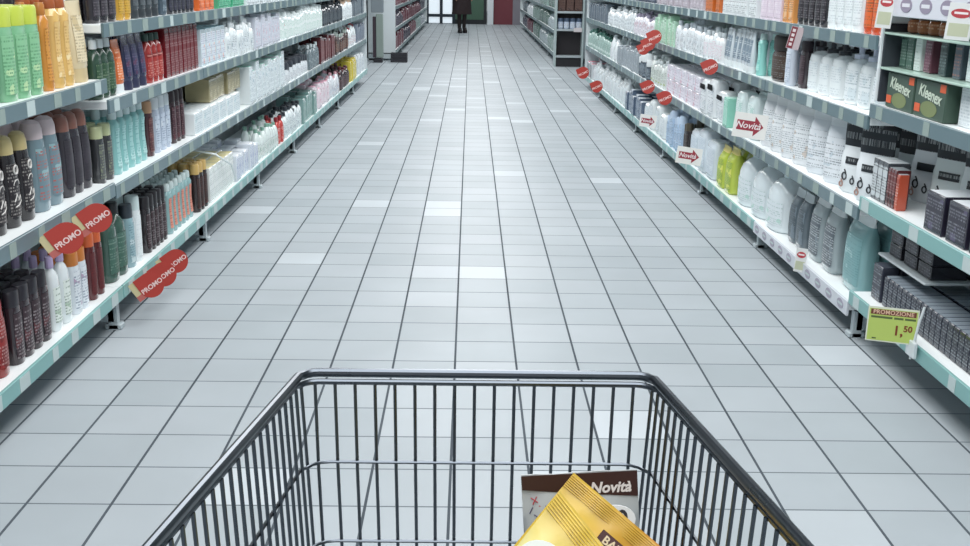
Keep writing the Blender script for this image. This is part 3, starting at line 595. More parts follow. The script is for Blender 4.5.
for i, (y, x, rz, tint) in enumerate([(3.785, XR+.085, .5, '#dfe6ea'), (3.955, XR+.085, .45, '#e1e8eb'), (3.585, XR+.2, .45, '#d5dce1'), (3.41, XR+.2, .45, '#d9e2e2'), (3.235, XR+.215, .45, '#dce4e6'), (3.785, XR+.225, .45, '#d9e2e6'), (3.96, XR+.225, .45, '#dde4e8'), (3.06, XR+.355, .2, '#d3dfe1'), (2.87, XR+.355, .2, '#d9e2e4')]):
    header_pouch(y, x, rz, ['white pouch with black header at the bay joint', 'white pouch with black header, farthest of its row', 'white pouch with black header behind the grey narrow cartons', 'white pouch with black header behind the dark red cartons', 'white pouch with black header, just nearer than the red cartons', 'white pouch with black header, second row at the bay joint', 'white pouch with black header, second row, farther one', 'white pouch with black header behind the white topped cartons', 'white pouch with black header, nearest the camera at back'][i], tint)
# tissue boxes
def tissue_box(y, label):
    t = thing('tissue_box', label, 'tissue box', (XR+.075, y, .85), PI)
    MB().rbox(-.06, .05, -.112, .112, 0, .115, .003).build('box', mat('#42564b', .45), t)
    MB().box(.05, .0508, -.11, .0, .0, .124).build('dark_panel', mat('#34474b', .45), t) if 0 else None
    MB().plate([(-.0+.06*math.cos(a*PI/10), .03+.024*math.sin(a*PI/10)) for a in range(20)], .05, .0509).build('oval_print', mat('#78845a', .5), t)
    MB().box(.05, .0512, .07, .108, .088, .112).box(.05, .0512, -.105, -.065, .015, .04).build('orange_patch', mat('#d8603a', .5), t)
    lettering('Kleenex', .05, mat('#c9d6c6', .5), t, .0512, 0, .074, roll=-.12, shear=.2, bold=.0008)
    MB().loft([(.035, .07, .115), (.034, .068, .1162)], 20).build('opening_film', mat('#cfe0d4', .3), t)
tissue_box(3.50, 'green tissue box on the right, far one of the pair')
tissue_box(3.265, 'green tissue box on the right, near one of the pair')
batch(1, 2, 2.40, 3.13, 'carton', (.11, .11, .113), ('#dfe6ea', '#dfe9ea', '#dfe6ea', '#b5c2c9', '#e6ecef'), 'plain white carton beside the green tissue boxes', 'carton', rows=2, near=True)
sh = obj('riser_shelf', None, RIGHT0, (0, 3.0075-3.0, .970))
MB().rbox(-.3, -.01, -.655, .655, 0, .008, .002).build('glass_plate', mat('#b5d0c4', .2), sh)
MB().box(-.30, -.29, -.65, -.64, -.135, 0).box(-.3, -.29, .64, .65, -.135, 0).build('bracket', FOOT, sh)
sh = obj('riser_shelf', None, RIGHT0, (0, 3.0075-3.0, 1.085))
MB().rbox(-.3, -.01, -.655, .655, 0, .008, .002).build('glass_plate', mat('#b5d0c4', .2), sh)
MB().box(-.30, -.29, -.65, -.64, -.135, 0).box(-.3, -.29, .64, .65, -.135, 0).build('bracket', FOOT, sh)
for i, (y0, y1, c, ds) in enumerate([(3.50, 3.61, ('#3f5a50', '#e07b4a', '#47645a', '#c3d0c6', '#35504a'), 'dark green carton with orange lid'), (3.44, 3.49, ('#dbe5e2', '#dbe5e2', '#d5e0dc', '#9fb0aa', '#e4ece9'), 'slim pale carton'), (3.34, 3.43, ('#6a4550', '#8a6a72', '#70495a', '#cbb3b6', '#4f333c'), 'plum carton'),
                                (3.22, 3.32, ('#3b4a4c', '#c9d3d3', '#445456', '#b9c7c4', '#2f3b3d'), 'charcoal green carton'), (3.14, 3.20, ('#4a545f', '#6b747d', '#525d69', '#e0814f', '#39424b'), 'slate carton with orange foot'), (3.04, 3.13, ('#dfe8ea', '#dfe8ea', '#dbe5e8', '#b9c9cc', '#e6eef0'), 'pale carton beside slate one'), (2.98, 3.03, ('#3c434b', '#5b636b', '#454d56', '#d9784a', '#2f353c'), 'narrow charcoal carton'), (2.5, 2.97, ('#dfe6ea', '#e6ecee', '#dbe4e8', '#a9b9bf', '#cbd8dc'), 'white tall carton')]):
    batch(1, 2, y0, y1, 'carton', (min(.05, (y1-y0)*.95), .06, .102), c, ds, 'carton', z=.979, rows=1, near=True, place='lower glass riser', gap=1.02)
batch(1, 2, 3.28, 3.60, 'jar', (.075, .07, .062), ('#9a5a34', '#4a3226', '#a4633a', '#d9b493', '#74401f'), 'small amber brown jar', 'jar', z=1.094, rows=2, near=True, place='upper glass riser')
batch(1, 2, 2.4, 3.25, 'carton', (.1, .07, .05), ('#d5e0d6', '#dfe9e0', '#d9e3da', '#9aaa9a', '#e6eee6'), 'pale green carton', 'carton', z=1.094, rows=2, near=True, place='upper glass riser')
MB().rbox(-.3, -.004, -.660, -.648, .86, 1.16).build('side_divider', mat('#dfe7ea', .4), RIGHT0)
MB().rbox(-.3, -.012, -.6475, -.6405, .86, 1.12).build('dark_divider', mat('#3a3f46', .5), RIGHT0)
rl = obj('sticker_rail', None, RIGHT0, (0, .0075, 1.166))
MB().rbox(-.35, 0, -.66, .66, .04, .055, .003).rbox(-.004, .006, -.66, .66, -.02, .055, .002).build('rail', mat('#cfd3dc', .4), rl)
for k in range(9):
    y = -.6+.15*k
    MB().plate([(y+.045*math.cos(t*PI/8), .017+.022*math.sin(t*PI/8)) for t in range(16)], .006, .0075).build('oval_sticker', mat('#8b8497', .5), rl)
    MB().box(.0075, .008, y-.03, y+.03, .012, .023).build('white_print', mat('#d9dbe2'), rl, 0)
MB().box(-.45, -.34, -.66, -.64, -.3, .05).box(-.45, -.34, .64, .66, -.3, .05).build('bracket', FOOT, rl)

# ---------------------------------------------------------------- signs
RED = mat('#a5352c', .5); CARD = mat('#e6e6e2', .5); PINK = mat('#d9b9b6', .5); YEL = mat('#bfb58c', .5)
def flag_frame(name, label, cat, pos, face, roll, group=None):
    """a sign whose local +X looks towards `face`, rolled about that axis"""
    t = thing(name, label, cat, pos, 0, group)
    f = Vector(face).normalized(); yv = Vector((0, 0, 1)).cross(f).normalized(); z = f.cross(yv)
    M = Matrix((f, yv, z)).transposed().to_4x4()
    t.matrix_world = Matrix.Translation(pos) @ M @ Matrix.Rotation(roll, 4, 'X')
    return t
def promo(pos, r, label, side, roll, ticket=True):
    t = flag_frame('promo_sign', label, 'sign', pos, (.55 if side < 0 else -.45, -1, .25), roll, None)
    pts = [(r*math.cos(a), r*math.sin(a)) for a in [(-PI+.0)+i*(PI*1.5)/20 for i in range(21)]]+[(-r, r)]
    MB().plate(pts, -.001, .001).build('red_disc', RED, t, 0)
    lettering('PROMO', r*.52, mat('#e3c7c4', .5), t, .0016, 0, -.12*r, bold=.0006)
    if ticket:
        MB().box(-.003, -.0012, -r*1.45, -r*.5, -r*.15, r*.95).build('price_ticket', YEL, t, 0)
        MB().box(-.0012, -.0006, -r*1.45, -r*.8, -r*.6, -r*.15).build('pink_strip', mat('#b0605a', .5), t, 0)
    return t
RP = math.radians(30)
promo((-1.16, 3.022, .501), .046, 'red round promotional flag on left second shelf, nearer of two', -1, RP)
promo((-1.16, 3.28, .503), .046, 'red round promotional flag on left second shelf, farther of two', -1, RP)
for i, (x, y, z) in enumerate([(-1.15, 3.749, .150), (-1.15, 3.918, .143), (-1.15, 4.09, .149)]):
    promo((x, y, z), .047, f"red round promotional flag on left bottom shelf edge, {('nearest', 'middle', 'farthest')[i]} of three", -1, RP)
for i, (x, y, z, r) in enumerate([(1.30, 7.69, .86, .05), (1.30, 7.93, .797, .05), (1.30, 8.15, .748, .045), (1.31, 5.90, .795, .043), (1.31, 7.914, .489, .05), (1.31, 7.2, .486, .048), (1.31, 12.5, .2, .07), (1.31, 11.1, .18, .062)]):
    lb = ['red promotional flag of right cluster, topmost', 'red promotional flag of right cluster, middle', 'red promotional flag of right cluster, lowest', 'single red promotional flag above white cartons, right third shelf', 'red promotional flag on right second shelf, farther one', 'red promotional flag on right second shelf, nearer one',
          'red promotional flag at far low end of right shelving', 'red promotional flag second from far low end, right shelving'][i]
    promo((x, y, z), r, lb, 1, math.radians(28), ticket=False)
def arrow_card(pos, w, h, label, txt, roll=-.1):
    t = flag_frame('arrow_sign', label, 'sign', pos, (-.32, -1, .12), roll)
    MB().rbox(-.0012, .0012, -w/2, w/2, -h/2, h/2, .0004).build('card', CARD, t, 0)
    a, b = w*.40, h*.2
    MB().plate([(-a, -b), (a*.3, -b), (a*.3, -h*.4), (a, 0), (a*.3, h*.4), (a*.3, b), (-a, b)], .0013, .0018).build('arrow', mat('#96303f', .5), t, 0)
    lettering(txt, h*.36, mat('#e9dfe0', .5), t, .0021, -w*.06, 0, bold=.0006, shear=.25)
arrow_card((1.305, 4.951, .601), .153, .115, 'white card with red arrow on right second shelf edge', 'Novità')
arrow_card((1.30, 6.25, .249), .15, .1, 'white card with red arrow on right bottom shelf, nearer one', 'Novità')
arrow_card((1.31, 7.829, .25), .124, .09, 'white card with red arrow on right bottom shelf, farther one', 'Novità')
t = flag_frame('price_sign', 'yellow green promotion price card of 1,50 on right bottom shelf', 'sign', (1.305, 3.10, .238), (-.3, -1, .15), -.015)
MB().rbox(-.001, .001, -.074, .074, -.054, .054, .0004).build('card', mat('#d5dac8', .5), t, 0)
MB().box(.001, .0014, -.070, .070, -.050, .048).build('green_field', mat('#b3c867', .5), t, 0)
MB().box(.0014, .0018, -.066, .066, .030, .046).build('brown_band', mat('#6b3a2c', .5), t, 0)
lettering('PROMOZIONE', .0175, mat('#d9b49a'), t, .002, 0, .038, bold=.0004, spacing=1.05)
MB().box(.0014, .0017, -.064, -.002, .019, .0255).box(.0014, .0017, .003, .03, .019, .0255).box(.0014, .0017, .034, .066, .019, .0255).build('dark_small_print', mat('#55663a', .5), t, 0)
lettering('1,', .042, mat('#7a3a22'), t, .0017, .018, -.016, bold=.001)
lettering('50', .026, mat('#7a3a22'), t, .0017, .046, -.008, bold=.0008)
MB().box(.0014, .0017, -.055, -.043, -.046, -.042).build('small_mark', mat('#4b5a34'), t, 0)
h = thing('sign_holder', 'clear white plastic sign holder clipped beside the yellow price card', 'sign holder', (1.360, 3.10, .2))
MB().tube([(0, -.03, -.06), (.004, -.03, -.02), (.01, -.035, .05), (.02, -.04, .11)], .004, 6).rbox(-.006, .006, -.06, .0, -.05, .0, .002).build('clip', mat('#d5dde0', .2), h)
def small_tag(pos, w, h, label, oval=True):
    t = flag_frame('hanging_tag', label, 'sign', pos, (-.5, -1, .1), -.06)
    MB().rbox(-.0008, .0008, -w/2, w/2, -h/2, h/2, .0003).build('card', mat('#d9dcdb', .5), t, 0)
    MB().plate([(w*.4*math.cos(a*PI/8), h*.22+h*.13*math.sin(a*PI/8)) for a in range(16)], .0009, .0013).build('red_oval', mat('#b03a42', .5), t, 0)
    MB().box(.0013, .0016, -w*.27, w*.27, h*.2, h*.26).build('white_print', mat('#e9dfe0'), t, 0)
    MB().box(.0009, .0012, -w*.4, w*.4, -h*.4, -h*.05).build('price_ticket', mat('#b9bfa4', .5), t, 0)
small_tag((1.365, 4.219, .150), .045, .1, 'small hanging tag with red oval on right bottom shelf')
small_tag((1.35, 3.563, 1.165), .05, .115, 'hanging tag with red oval high right, farther of two')
small_tag((1.35, 3.01, 1.15), .066, .1, 'hanging tag with red oval high right, nearer of two')
t = flag_frame('hanging_tag', 'dark red and grey vertical tag hanging from right top shelf', 'sign', (1.345, 4.507, 1.025), (-.4, -1, .1), -.2)
MB().rbox(-.001, .001, -.026, .026, -.046, .046, .0004).build('card', mat('#b9aaae', .5), t, 0)
MB().box(.001, .0014, -.024, .0, -.044, .044).build('red_strip', mat('#7a2f3a', .5), t, 0)
for k in range(4): MB().box(.0014, .0018, -.018, -.006, -.034+.019*k, -.022+.019*k).build('white_print', mat('#d9cfd0'), t, 0)
# curved clear divider on the left bottom shelf
t = thing('shelf_divider', 'curved clear plastic divider over white cartons, left bottom shelf', 'divider', (XL, 5.2, .36))
MB().tube([(-.3, 0, .05), (-.2, 0, .06), (-.1, .02, .045), (-.03, .08, .02), (.012, .25, -.06), (.014, .33, -.155)], .005, 8).build('rod', mat('#dfe8ea', .2), t)

# ---------------------------------------------------------------- second block beyond the cross aisle
LC = [.15, .48, .80]
for k in range(6):
    y0 = 16.55+2.0*k
    shelf_bay(-1, y0, y0+2.0, LC, f'distant dim shelving bay beyond left cross aisle, {ORD[k]} one', 'distant left bays', -1.13, False, [G, G, G], top=1.6, first=k == 0, last=k == 5)
    shelf_bay(1, y0-.4, y0+1.6, LC, f'distant shelving bay beyond right cross aisle, {ORD[k]} one', 'distant right bays', 1.27, False, [G, G, G], top=1.6, first=k == 0, last=k == 5)
FARC = [('#6e4450', 'dusky wine'), ('#8d97a2', 'cool grey'), ('#4b4a58', 'dark violet'), ('#dfe6ea', 'whitish'), ('#7f5560', 'faded red'), ('#59666f', 'slate'), ('#9db3b0', 'pale sage'), ('#3f5a54', 'dark sage'), ('#b9c3cc', 'silver grey')]
for side, xf, ys in ((-1, -1.13, 16.6), (1, 1.27, 16.2)):
    for l in range(3):
        for k in range(5):
            c, nm = FARC[(k*2+l*3+(0 if side < 0 else 3)) % len(FARC)]
            if side < 0 and k < 3: c, nm = [('#6d3b46', 'wine red'), ('#4c4452', 'dark violet'), ('#75454f', 'faded wine')][(k+l) % 3]
            if side > 0 and k < 3: c, nm = [('#8fa8a2', 'pale sage'), ('#a9b8bd', 'silver grey'), ('#6f8780', 'dull green')][(k+l) % 3]
            st = ('carton', 'bottle', 'pack')[(k+l) % 3]
            batch(side, l, ys+k*2.2, ys+k*2.2+2.1, st, (.17, .14, .24), (c, c, c, '#dfe6ea', '#39404a'), f'distant {nm} {NOUN[st].replace("_", " ")}, {ORD[k]} stretch', 'distant goods', rows=1, z=LC[l], xf=xf, near=False, gap=1.15,
                  place=('left ' if side < 0 else 'right ')+('low', 'middle', 'high')[l]+' shelf beyond cross aisle')
# end display on the right, facing the camera
e = thing('end_display', 'dark brown end display unit facing the aisle at right cross aisle', 'shelving', (1.44, 16.0, 0))
MB().box(-.19, .19, .08, .11, 0, 1.5).build('back_panel', mat('#2e2a2e', .6), e, 0)
MB().rbox(-.21, -.185, -.13, .11, 0, 1.5).rbox(.185, .21, -.13, .11, 0, 1.5).build('upright', mat('#a9b9b9', .4), e, 0)
for z in (.16, .54, .79): MB().rbox(-.185, .185, -.13, .08, z-.03, z).build('shelf', mat('#aab4b8', .4), e, 0)
MB().box(-.185, .185, -.1, .08, 0, .12).build('kick_plate', mat('#26262b', .6), e, 0)
MB().box(.06, .18, -.136, -.131, .50, .56).build('price_ticket', mat('#d5cfd0'), e, 0)
pr = proto('jar', (.085, .085, .15), ('#b9c8dc', '#4a5a70', '#cdd8e6', '#4b5f80', '#dfe6ee'), False, 3.)
for i in range(4):
    o = pr if i == 0 else copy_tree(pr)
    o.location = (1.44-.13+.09*i, 15.95, .541); o.rotation_euler = (0, 0, -PI/2)
    tag(o, 'pale blue can in the row on the dark end display', 'can', 'cans on the end display')
pr = proto('carton', (.11, .1, .22), ('#4b3530', '#3d2c29', '#553d37', '#8f7a70', '#2f2422'), False, 5.)
for i in range(3):
    o = pr if i == 0 else copy_tree(pr)
    o.location = (1.44-.12+.12*i, 15.96, .791); o.rotation_euler = (0, 0, -PI/2)
    tag(o, 'dark brown carton on the upper board of the end display', 'carton', 'cartons on the end display')
# grey stand left
e = thing('end_stand', 'narrow grey green stand with black foot past left shelving', 'stand', (-1.36, 16.2, 0))
MB().rbox(-.03, .07, -.06, .06, .07, .70, .006).build('post', mat('#87958f', .5), e, 0)
MB().rbox(-.08, -.031, -.05, .06, .07, .66, .004).build('dark_side', mat('#3a2f38', .5), e, 0)
MB().rbox(-.07, .06, -.09, .07, 0, .06, .006).build('foot', mat('#25252b', .5), e, 0)
MB().rbox(-.1, .08, -.05, .06, .72, 1.5, .006).build('header_board', mat('#7d878d', .5), e, 0)
e = thing('low_crate', 'low black crate on the floor at left cross aisle', 'crate', (-1.06, 16.3, 0))
cr = MB(); cr.rbox(-.12, .12, -.1, .1, 0, .015)
for a in (0, 1, 2):
    z = .02+.042*a; cr.box(-.12, .12, -.1, -.09, z, z+.03).box(-.12, .12, .09, .1, z, z+.03).box(-.12, -.11, -.1, .1, z, z+.03).box(.11, .12, -.1, .1, z, z+.03)
for sx in (-1, 1):
    for sy in (-1, 1): cr.box(sx*.115-.006, sx*.115+.006, sy*.095-.006, sy*.095+.006, 0, .14)
cr.build('crate_body', mat('#2b2b32', .5), e, 0)

# ---------------------------------------------------------------- person far down the aisle
def person():
    p = thing('person', 'person in a long dark coat standing far down the aisle', 'person', (-.20, 25.2, 0), .35)
    J = {'pelvis': (0, 0, .93), 'chest': (0, .01, 1.2), 'neck': (0, .02, 1.43), 'head': (0, 0, 1.52), 'top': (0, -.01, 1.62),
         'hipL': (-.085, 0, .88), 'kneeL': (-.065, -.015, .48), 'ankL': (-.055, .01, .09), 'toeL': (-.06, -.14, .035),
         'hipR': (.085, 0, .88), 'kneeR': (.065, -.02, .48), 'ankR': (.055, 0, .09), 'toeR': (.065, -.15, .035),
         'shL': (-.17, .02, 1.36), 'elL': (-.22, .03, 1.09), 'wrL': (-.2, -.08, .87), 'haL': (-.19, -.13, .79),
         'shR': (.17, .02, 1.36), 'elR': (.22, .03, 1.09), 'wrR': (.2, -.08, .87), 'haR': (.19, -.13, .79)}
    Rr = {'pelvis': .14, 'chest': .15, 'neck': .055, 'head': .09, 'top': .08, 'hipL': .095, 'kneeL': .058, 'ankL': .042, 'toeL': .035, 'hipR': .095, 'kneeR': .058, 'ankR': .042, 'toeR': .035,
          'shL': .06, 'elL': .045, 'wrL': .03, 'haL': .028, 'shR': .06, 'elR': .045, 'wrR': .03, 'haR': .028}
    E = [('pelvis', 'chest'), ('chest', 'neck'), ('neck', 'head'), ('head', 'top')]
    for s in 'LR': E += [('pelvis', 'hip'+s), ('hip'+s, 'knee'+s), ('knee'+s, 'ank'+s), ('ank'+s, 'toe'+s), ('chest', 'sh'+s), ('sh'+s, 'el'+s), ('el'+s, 'wr'+s), ('wr'+s, 'ha'+s)]
    ks = list(J); me = bpy.data.meshes.new('body'); me.from_pydata([J[k] for k in ks], [(ks.index(a), ks.index(b)) for a, b in E], [])
    me.materials.append(mat('#2e2828', .8)); b = obj('body', me, p); b.modifiers.new('skin', 'SKIN')
    for i, k in enumerate(ks): me.skin_vertices[0].data[i].radius = (Rr[k], Rr[k])
    me.skin_vertices[0].data[0].use_root = True
    s = b.modifiers.new('sub', 'SUBSURF'); s.levels = s.render_levels = 2
    # long coat
    MB().loft([(.235, .17, .42), (.225, .165, .5), (.2, .15, .8), (.17, .125, 1.05), (.2, .135, 1.28), (.19, .12, 1.38), (.08, .07, 1.45)], 24, 2.3).build('coat', mat('#33292b', .85), p)
    for sx in (-1, 1):
        MB().tube([(sx*.17, .02, 1.37), (sx*.225, .03, 1.09), (sx*.205, -.08, .88)], .062, 12).build('coat_sleeve', mat('#33292b', .85), p)
        MB().loft([(.04, .09, 0), (.045, .1, .03), (.04, .07, .07), (.038, .04, .12)], 14, 2.4, cx=sx*.06, cy=-.05).build('shoe', mat('#1f1e22', .5), p)
        for f in range(4): MB().tube([(sx*(.20-.0)+(f-1.5)*.016*0, -.13-.012*(f-1.5), .80), (sx*.19, -.145-.014*(f-1.5), .745), (sx*.183, -.14-.014*(f-1.5), .715+.006*abs(f-1.3))], .008, 6).build('finger', mat('#b98f7c', .6), p)
        MB().tube([(sx*.18, -.16, .82), (sx*.165, -.175, .78), (sx*.16, -.17, .755)], .009, 6).build('thumb', mat('#b98f7c', .6), p)
    MB().loft([(.05, .05, 1.46), (.075, .085, 1.52), (.08, .1, 1.6), (.07, .09, 1.67), (.03, .04, 1.71)], 16, cy=-.01).build('face', mat('#b98f7c', .6), p)
    MB().loft([(.085, .075, 1.5), (.095, .09, 1.6), (.085, .09, 1.69), (.04, .045, 1.735)], 16, cy=.03).build('hair', mat('#2a2320', .7), p)
    MB().box(-.012, .012, -.125, -.1, 1.56, 1.6).build('nose', mat('#b98f7c', .6), p)
    for sx in (-1, 1): MB().loft([(.008, .004, 1.598), (.012, .006, 1.604), (.008, .004, 1.61)], 8, cx=sx*.03, cy=-.103).build('eye', mat('#2a2320', .4), p)
    MB().box(-.025, .025, -.105, -.095, 1.535, 1.542).build('mouth', mat('#8a5550', .6), p)
person()

# ---------------------------------------------------------------- shopping cart
CH = mat('#5d636a', .28, metal=1.)
cart = thing('shopping_cart', 'chrome wire shopping cart in the foreground holding three packets', 'shopping cart', (.0135, 0, 0), 0)
YF, YB, ZB = 1.226, .40, .40
def rimz(y): return .78+.10*(YF-y)
def hw(y): return .2135+.073*(YF-y)                # rim half width
def hwz(y, z):                                    # half width lower down the basket
    return hw(y)-.05*(rimz(y)-z)
def front_y(z): return YF-.05*(.78-z)-.012
def ring(dz, rr, inset=0., rc=.028, back=True):
    """U or closed loop following the basket wall, dz under the rim"""
    pts = []
    yf = front_y(.78-dz) if inset or dz else YF
    ys = [YB+.0, YB+(yf-YB)*.5, yf-rc]
    H_ = lambda y: hwz(y, rimz(y)-dz)-inset
    for y in ys: pts.append((-H_(y), y, rimz(y)-dz))
    for a in (22, 45, 68): pts.append((-H_(yf)+rc-rc*math.cos(math.radians(a)), yf-rc+rc*math.sin(math.radians(a)), rimz(yf)-dz))
    pts.append((-H_(yf)+rc, yf, rimz(yf)-dz)); pts.append((H_(yf)-rc, yf, rimz(yf)-dz))
    for a in (68, 45, 22): pts.append((H_(yf)-rc+rc*math.cos(math.radians(a)), yf-rc+rc*math.sin(math.radians(a)), rimz(yf)-dz))
    for y in ys[::-1]: pts.append((H_(y), y, rimz(y)-dz))
    return pts
MB().tube(ring(0, 0, rc=.02), .0056, 10, closed=True).build('rim_tube', CH, cart)
MB().tube(ring(.0082, 0, .0, rc=.022), .0036, 8, closed=True).build('rim_wire', CH, cart)
g = MB()
for dz in (.112, .218, .32): g.tube(ring(dz, 0, .0, rc=.03), .0022, 8)
g.build('basket_hoops', CH, cart)
g = MB()
for i in range(17):
    x = -.1975+.0243*i; zt = .772
    g.tube([(x*1.0, YF-.006, zt), (x*.985, front_y(.66)+.003, .66), (x*.955, front_y(.5)+.003, .5), (x*.94, front_y(ZB)+.002, ZB)], .0021, 8)
g.build('front_wires', CH, cart)
for s in (-1, 1):
    g = MB(); y = YF-.025
    while y > YB+.01:
        zt = rimz(y)-.008
        g.tube([(s*(hw(y)-.004), y, zt), (s*(hwz(y, .6)-.003), y-.002, .6), (s*(hwz(y, ZB)-.002), y-.004, ZB)], .0021, 8); y -= .0262
    g.build('side_wires', CH, cart)
g = MB(); yf = front_y(ZB)
for i in range(15):
    x = -.17+.0243*i; g.tube([(x, yf, ZB), (x*1.12, YB, ZB-.002)], .0021, 6)
for i in range(6):
    y = YB+(yf-YB)*i/5; g.tube([(-hwz(y, ZB), y, ZB-.004), (hwz(y, ZB), y, ZB-.004)], .003, 6)
g.build('basket_floor', CH, cart)
g = MB()
for i in range(19):
    x = -.26+.0289*i; g.tube([(x, YB, rimz(YB)), (x*.9, YB+.004, ZB)], .0021, 6)
g.build('rear_flap', CH, cart)
g = MB()
for s in (-1, 1):
    g.tube([(s*.27, YB, rimz(YB)-.01), (s*.28, YB-.08, .93), (s*.28, YB-.14, 1.0)], .01, 10)
g.build('handle_bracket', CH, cart)
MB().tube([(-.28, YB-.14, 1.0), (.28, YB-.14, 1.0)], .014, 12).build('handle', mat('#9b3a38', .4), cart)
g = MB()
for s in (-1, 1):
    g.tube([(s*.25, YB+.02, ZB), (s*.26, YB+.06, .16), (s*.2, 1.0, .15), (s*.16, 1.12, .17), (s*.16, 1.1, ZB)], .011, 10)
g.tube([(-.25, YB+.06, .16), (.25, YB+.06, .16)], .011, 8).tube([(-.165, 1.1, .165), (.165, 1.1, .165)], .011, 8)
g.build('chassis', CH, cart)
for sx, yy in ((-.25, YB+.06), (.25, YB+.06), (-.165, 1.08), (.165, 1.08)):
    f = MB().rbox(sx-.018, sx+.018, yy-.02, yy+.02, .12, .145).rbox(sx-.018, sx-.014, yy-.02, yy+.02, .05, .125).rbox(sx+.014, sx+.018, yy-.02, yy+.02, .05, .125).build('caster_fork', mat('#5b6066', .4), cart)
    wv = MB(); wv.tube([(sx-.011, yy, .052), (sx+.011, yy, .052)], .052, 24); wv.build('wheel', mat('#2b2d31', .6), f)

# ---------------------------------------------------------------- packets in the cart
def crimp_pack(name, label, corner, face, roll, w, h, t, mats, seal, ridges=5, skew=0.):
    """flat sachet hanging from its top left corner; local Y right, Z up, X front"""
    r = flag_frame(name, label, 'packet', corner, face, roll)
    nx, nz = 15, 21; vs = []; fs = []
    def thick(u, v):
        e = min(1, max(0, (1-abs(2*u-1))*3.2)); e2 = min(1, max(0, (h*(1-v)-seal)/(h*.28))); e3 = min(1, max(0, (v*h-.012)/(h*.2)))
        return .0012+t/2*math.sin(e*PI/2)**.8*math.sin(e2*PI/2)*math.sin(e3*PI/2)
    for sgn in (1, -1):
        for j in range(nz):
            for i in range(nx):
                u, v = i/(nx-1), j/(nz-1)
                wob = .0016*math.sin(u*9+v*5)+.001*math.sin(u*23-v*11)
                vs.append((sgn*thick(u, v)+wob, u*w+skew*h*(1-v), -h*(1-v)))
    o = nx*nz
    for j in range(nz-1):
        for i in range(nx-1):
            a = j*nx+i; fs.append((a, a+1, a+nx+1, a+nx)); fs.append((o+a, o+a+nx, o+a+nx+1, o+a+1))
    for i in range(nx-1):
        fs.append((i, o+i, o+i+1, i+1)); a = (nz-1)*nx+i; fs.append((a, a+1, o+a+1, o+a))
    for j in range(nz-1):
        a = j*nx; fs.append((a, a+nx, o+a+nx, o+a)); a = j*nx+nx-1; fs.append((a, o+a, o+a+nx, a+nx))
    m = MB(); m.add(vs, fs); body = m.build('sachet', mats[0], r, 60)
    g = MB()
    for k in range(ridges):
        z = -.003-(seal-.006)*k/(ridges-1)
        g.tube([(.0014+.0016*math.sin(u*9+5)+.001*math.sin(u*23-11), u*w-skew*z, z) for u in [q/12 for q in range(13)]], .0009, 5)
    g.build('crimped_seal', mats[1], r)
    return r
def packet_mat(c1, c2, axis=1, a=.05, b=.14, noise=None):
    m = bpy.data.materials.new('foil'); m.use_nodes = True; nt = m.node_tree; bs = nt.nodes['Principled BSDF']; bs.inputs['Roughness'].default_value = .33
    tc = N(nt, 'ShaderNodeTexCoord'); sp = N(nt, 'ShaderNodeSeparateXYZ'); nt.links.new(tc.outputs['Object'], sp.inputs[0])
    mr = N(nt, 'ShaderNodeMapRange'); mr.inputs['From Min'].default_value = a; mr.inputs['From Max'].default_value = b; nt.links.new(sp.outputs[axis], mr.inputs['Value'])
    x = N(nt, 'ShaderNodeMix', data_type='RGBA'); x.inputs['A'].default_value = lin(c1); x.inputs['B'].default_value = lin(c2)
    nt.links.new(mr.outputs[0], x.inputs['Factor']); nt.links.new(x.outputs['Result'], bs.inputs['Base Color'])
    nz = N(nt, 'ShaderNodeTexNoise'); nz.inputs['Scale'].default_value = 28; nt.links.new(tc.outputs['Object'], nz.inputs['Vector'])
    bp = N(nt, 'ShaderNodeBump'); bp.inputs['Strength'].default_value = .5; bp.inputs['Distance'].default_value = .003
    nt.links.new(nz.outputs['Fac'], bp.inputs['Height']); nt.links.new(bp.outputs[0], bs.inputs['Normal'])
    return m
BRW = mat('#3b2624', .4)
pk = crimp_pack('printed_packet', 'grey printed packet with dark brown top leaning inside the cart', (.065, 1.135, .690), (-.02, -1, .18), .07, .135, .215, .02, (packet_mat('#aeb3b4', '#a2a8a9'), mat('#2f1f1e', .4)), .014)
MB().plate([(.0005, 0), (.1345, 0), (.1345, -.0300), (.07, -.0245), (.0005, -.0165)][::-1], .0045, .0052).build('brown_band', BRW, pk, 0)
lettering('Novità', .0175, mat('#d9d3cf'), pk, .0054, .1025, -.0185, shear=.25, bold=.0005)
MB().plate([(.106+.024*math.cos(a*PI/10), -.055+.017*math.sin(a*PI/10)) for a in range(20)], .0085, .0115).build('speech_oval', mat('#e4e7e8', .5), pk, 0)
lettering('50', .026, mat('#3a3a40'), pk, .012, .108, -.054, bold=.0006)
rg = MB()
rg.tube([(.0095, .036+.019*math.cos(a*PI/12), -.062+.019*math.sin(a*PI/12)) for a in range(24)], .0007, 5, closed=True)
rg.tube([(.0105, .036+.014*math.cos(a*PI/12), -.062+.014*math.sin(a*PI/12)) for a in range(24)], .0006, 5, closed=True)
for a in (40, 75, 110, 145, 180, 215): 
    c, s_ = math.cos(math.radians(a)), math.sin(math.radians(a)); rg.tube([(.008, .036+.020*c, -.062+.020*s_), (.0065, .036+.028*c, -.062+.028*s_)], .0006, 5)
rg.build('doodle_ring', mat('#55506a', .5), pk)
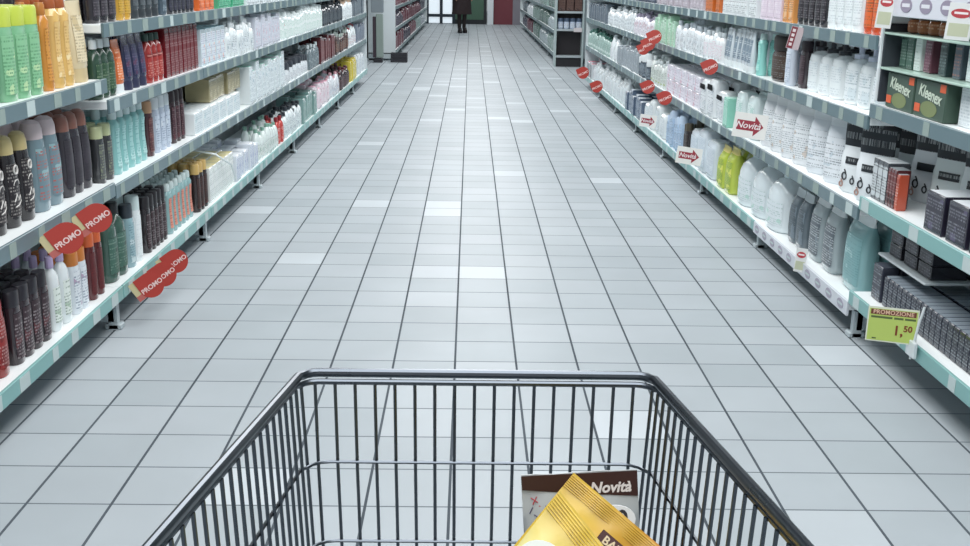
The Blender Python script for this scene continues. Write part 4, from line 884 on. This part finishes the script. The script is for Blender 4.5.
MB().plate([(.034+.012*math.cos(a*PI/8), -.064+.012*math.sin(a*PI/8)) for a in range(16)], .0085, .011).build('blue_disc', mat('#c9cbdc', .5), pk, 0)
MB().tube([(.0052, .010, -.026), (.0056, .018, -.032)], .0007, 5).tube([(.0052, .017, -.025), (.0056, .012, -.034)], .0007, 5).tube([(.0056, .019, -.036), (.006, .028, -.040)], .0007, 5).tube([(.0058, .026, -.034), (.006, .022, -.043)], .0007, 5).build('red_doodle', mat('#b0404a', .5), pk)
for yy, zz, aa in ((.008, -.045, 1.1), (.012, -.056, .6)):
    MB().tube([(.004, yy, zz), (.005, yy+.008*math.cos(aa), zz+.008*math.sin(aa))], .0007, 5).build('doodle_stroke', mat('#55506a', .5), pk)
Y1, Y2 = '#d9b436', '#cf8f2c'
p2 = crimp_pack('yellow_packet', 'golden yellow packet with brown label, rear of the two', (.1155, 1.035, .7425), (-.1, -.9, .42), math.radians(-37), .15, .2, .03, (packet_mat('#ccab3c', '#c08330', 1, .04, .12), mat('#c7a23a', .35)), .02, 7)
lb = MB().rbox(.0115, .0130, .060, .145, -.0395, -.0245, .0006).build('brown_label', mat('#46262a', .45), p2, 0)
lettering('BALSAMO', .0125, mat('#d9c9a8'), lb, .0134, .0935, -.0322, bold=.0003)
p1 = crimp_pack('yellow_packet', 'pale yellow packet with white and teal picture, front of the two', (.0965, .985, .7465), (-.1, -.88, .46), math.radians(-48), .14, .2, .03, (packet_mat('#d9d08c', '#ccb048', 2, -.06, -.02), mat('#d6b640', .35)), .024, 7, .22)
MB().plate([(.048+.030*math.cos(a*PI/12), -.062+.026*math.sin(a*PI/12)) for a in range(24)], .0135, .0165).build('white_picture', mat('#e3e8df', .4), p1, 0)
MB().plate([(.043+.023*math.cos(a*PI/12), -.072+.018*math.sin(a*PI/12)) for a in range(24)], .0150, .0172).build('teal_picture', printed('#a9cbcb', '#7fb3bd', '#dfeeea', seed=3., blob=.5, amount=.8), p1, 0)
print('products', total, 'objects', len(scn.objects))
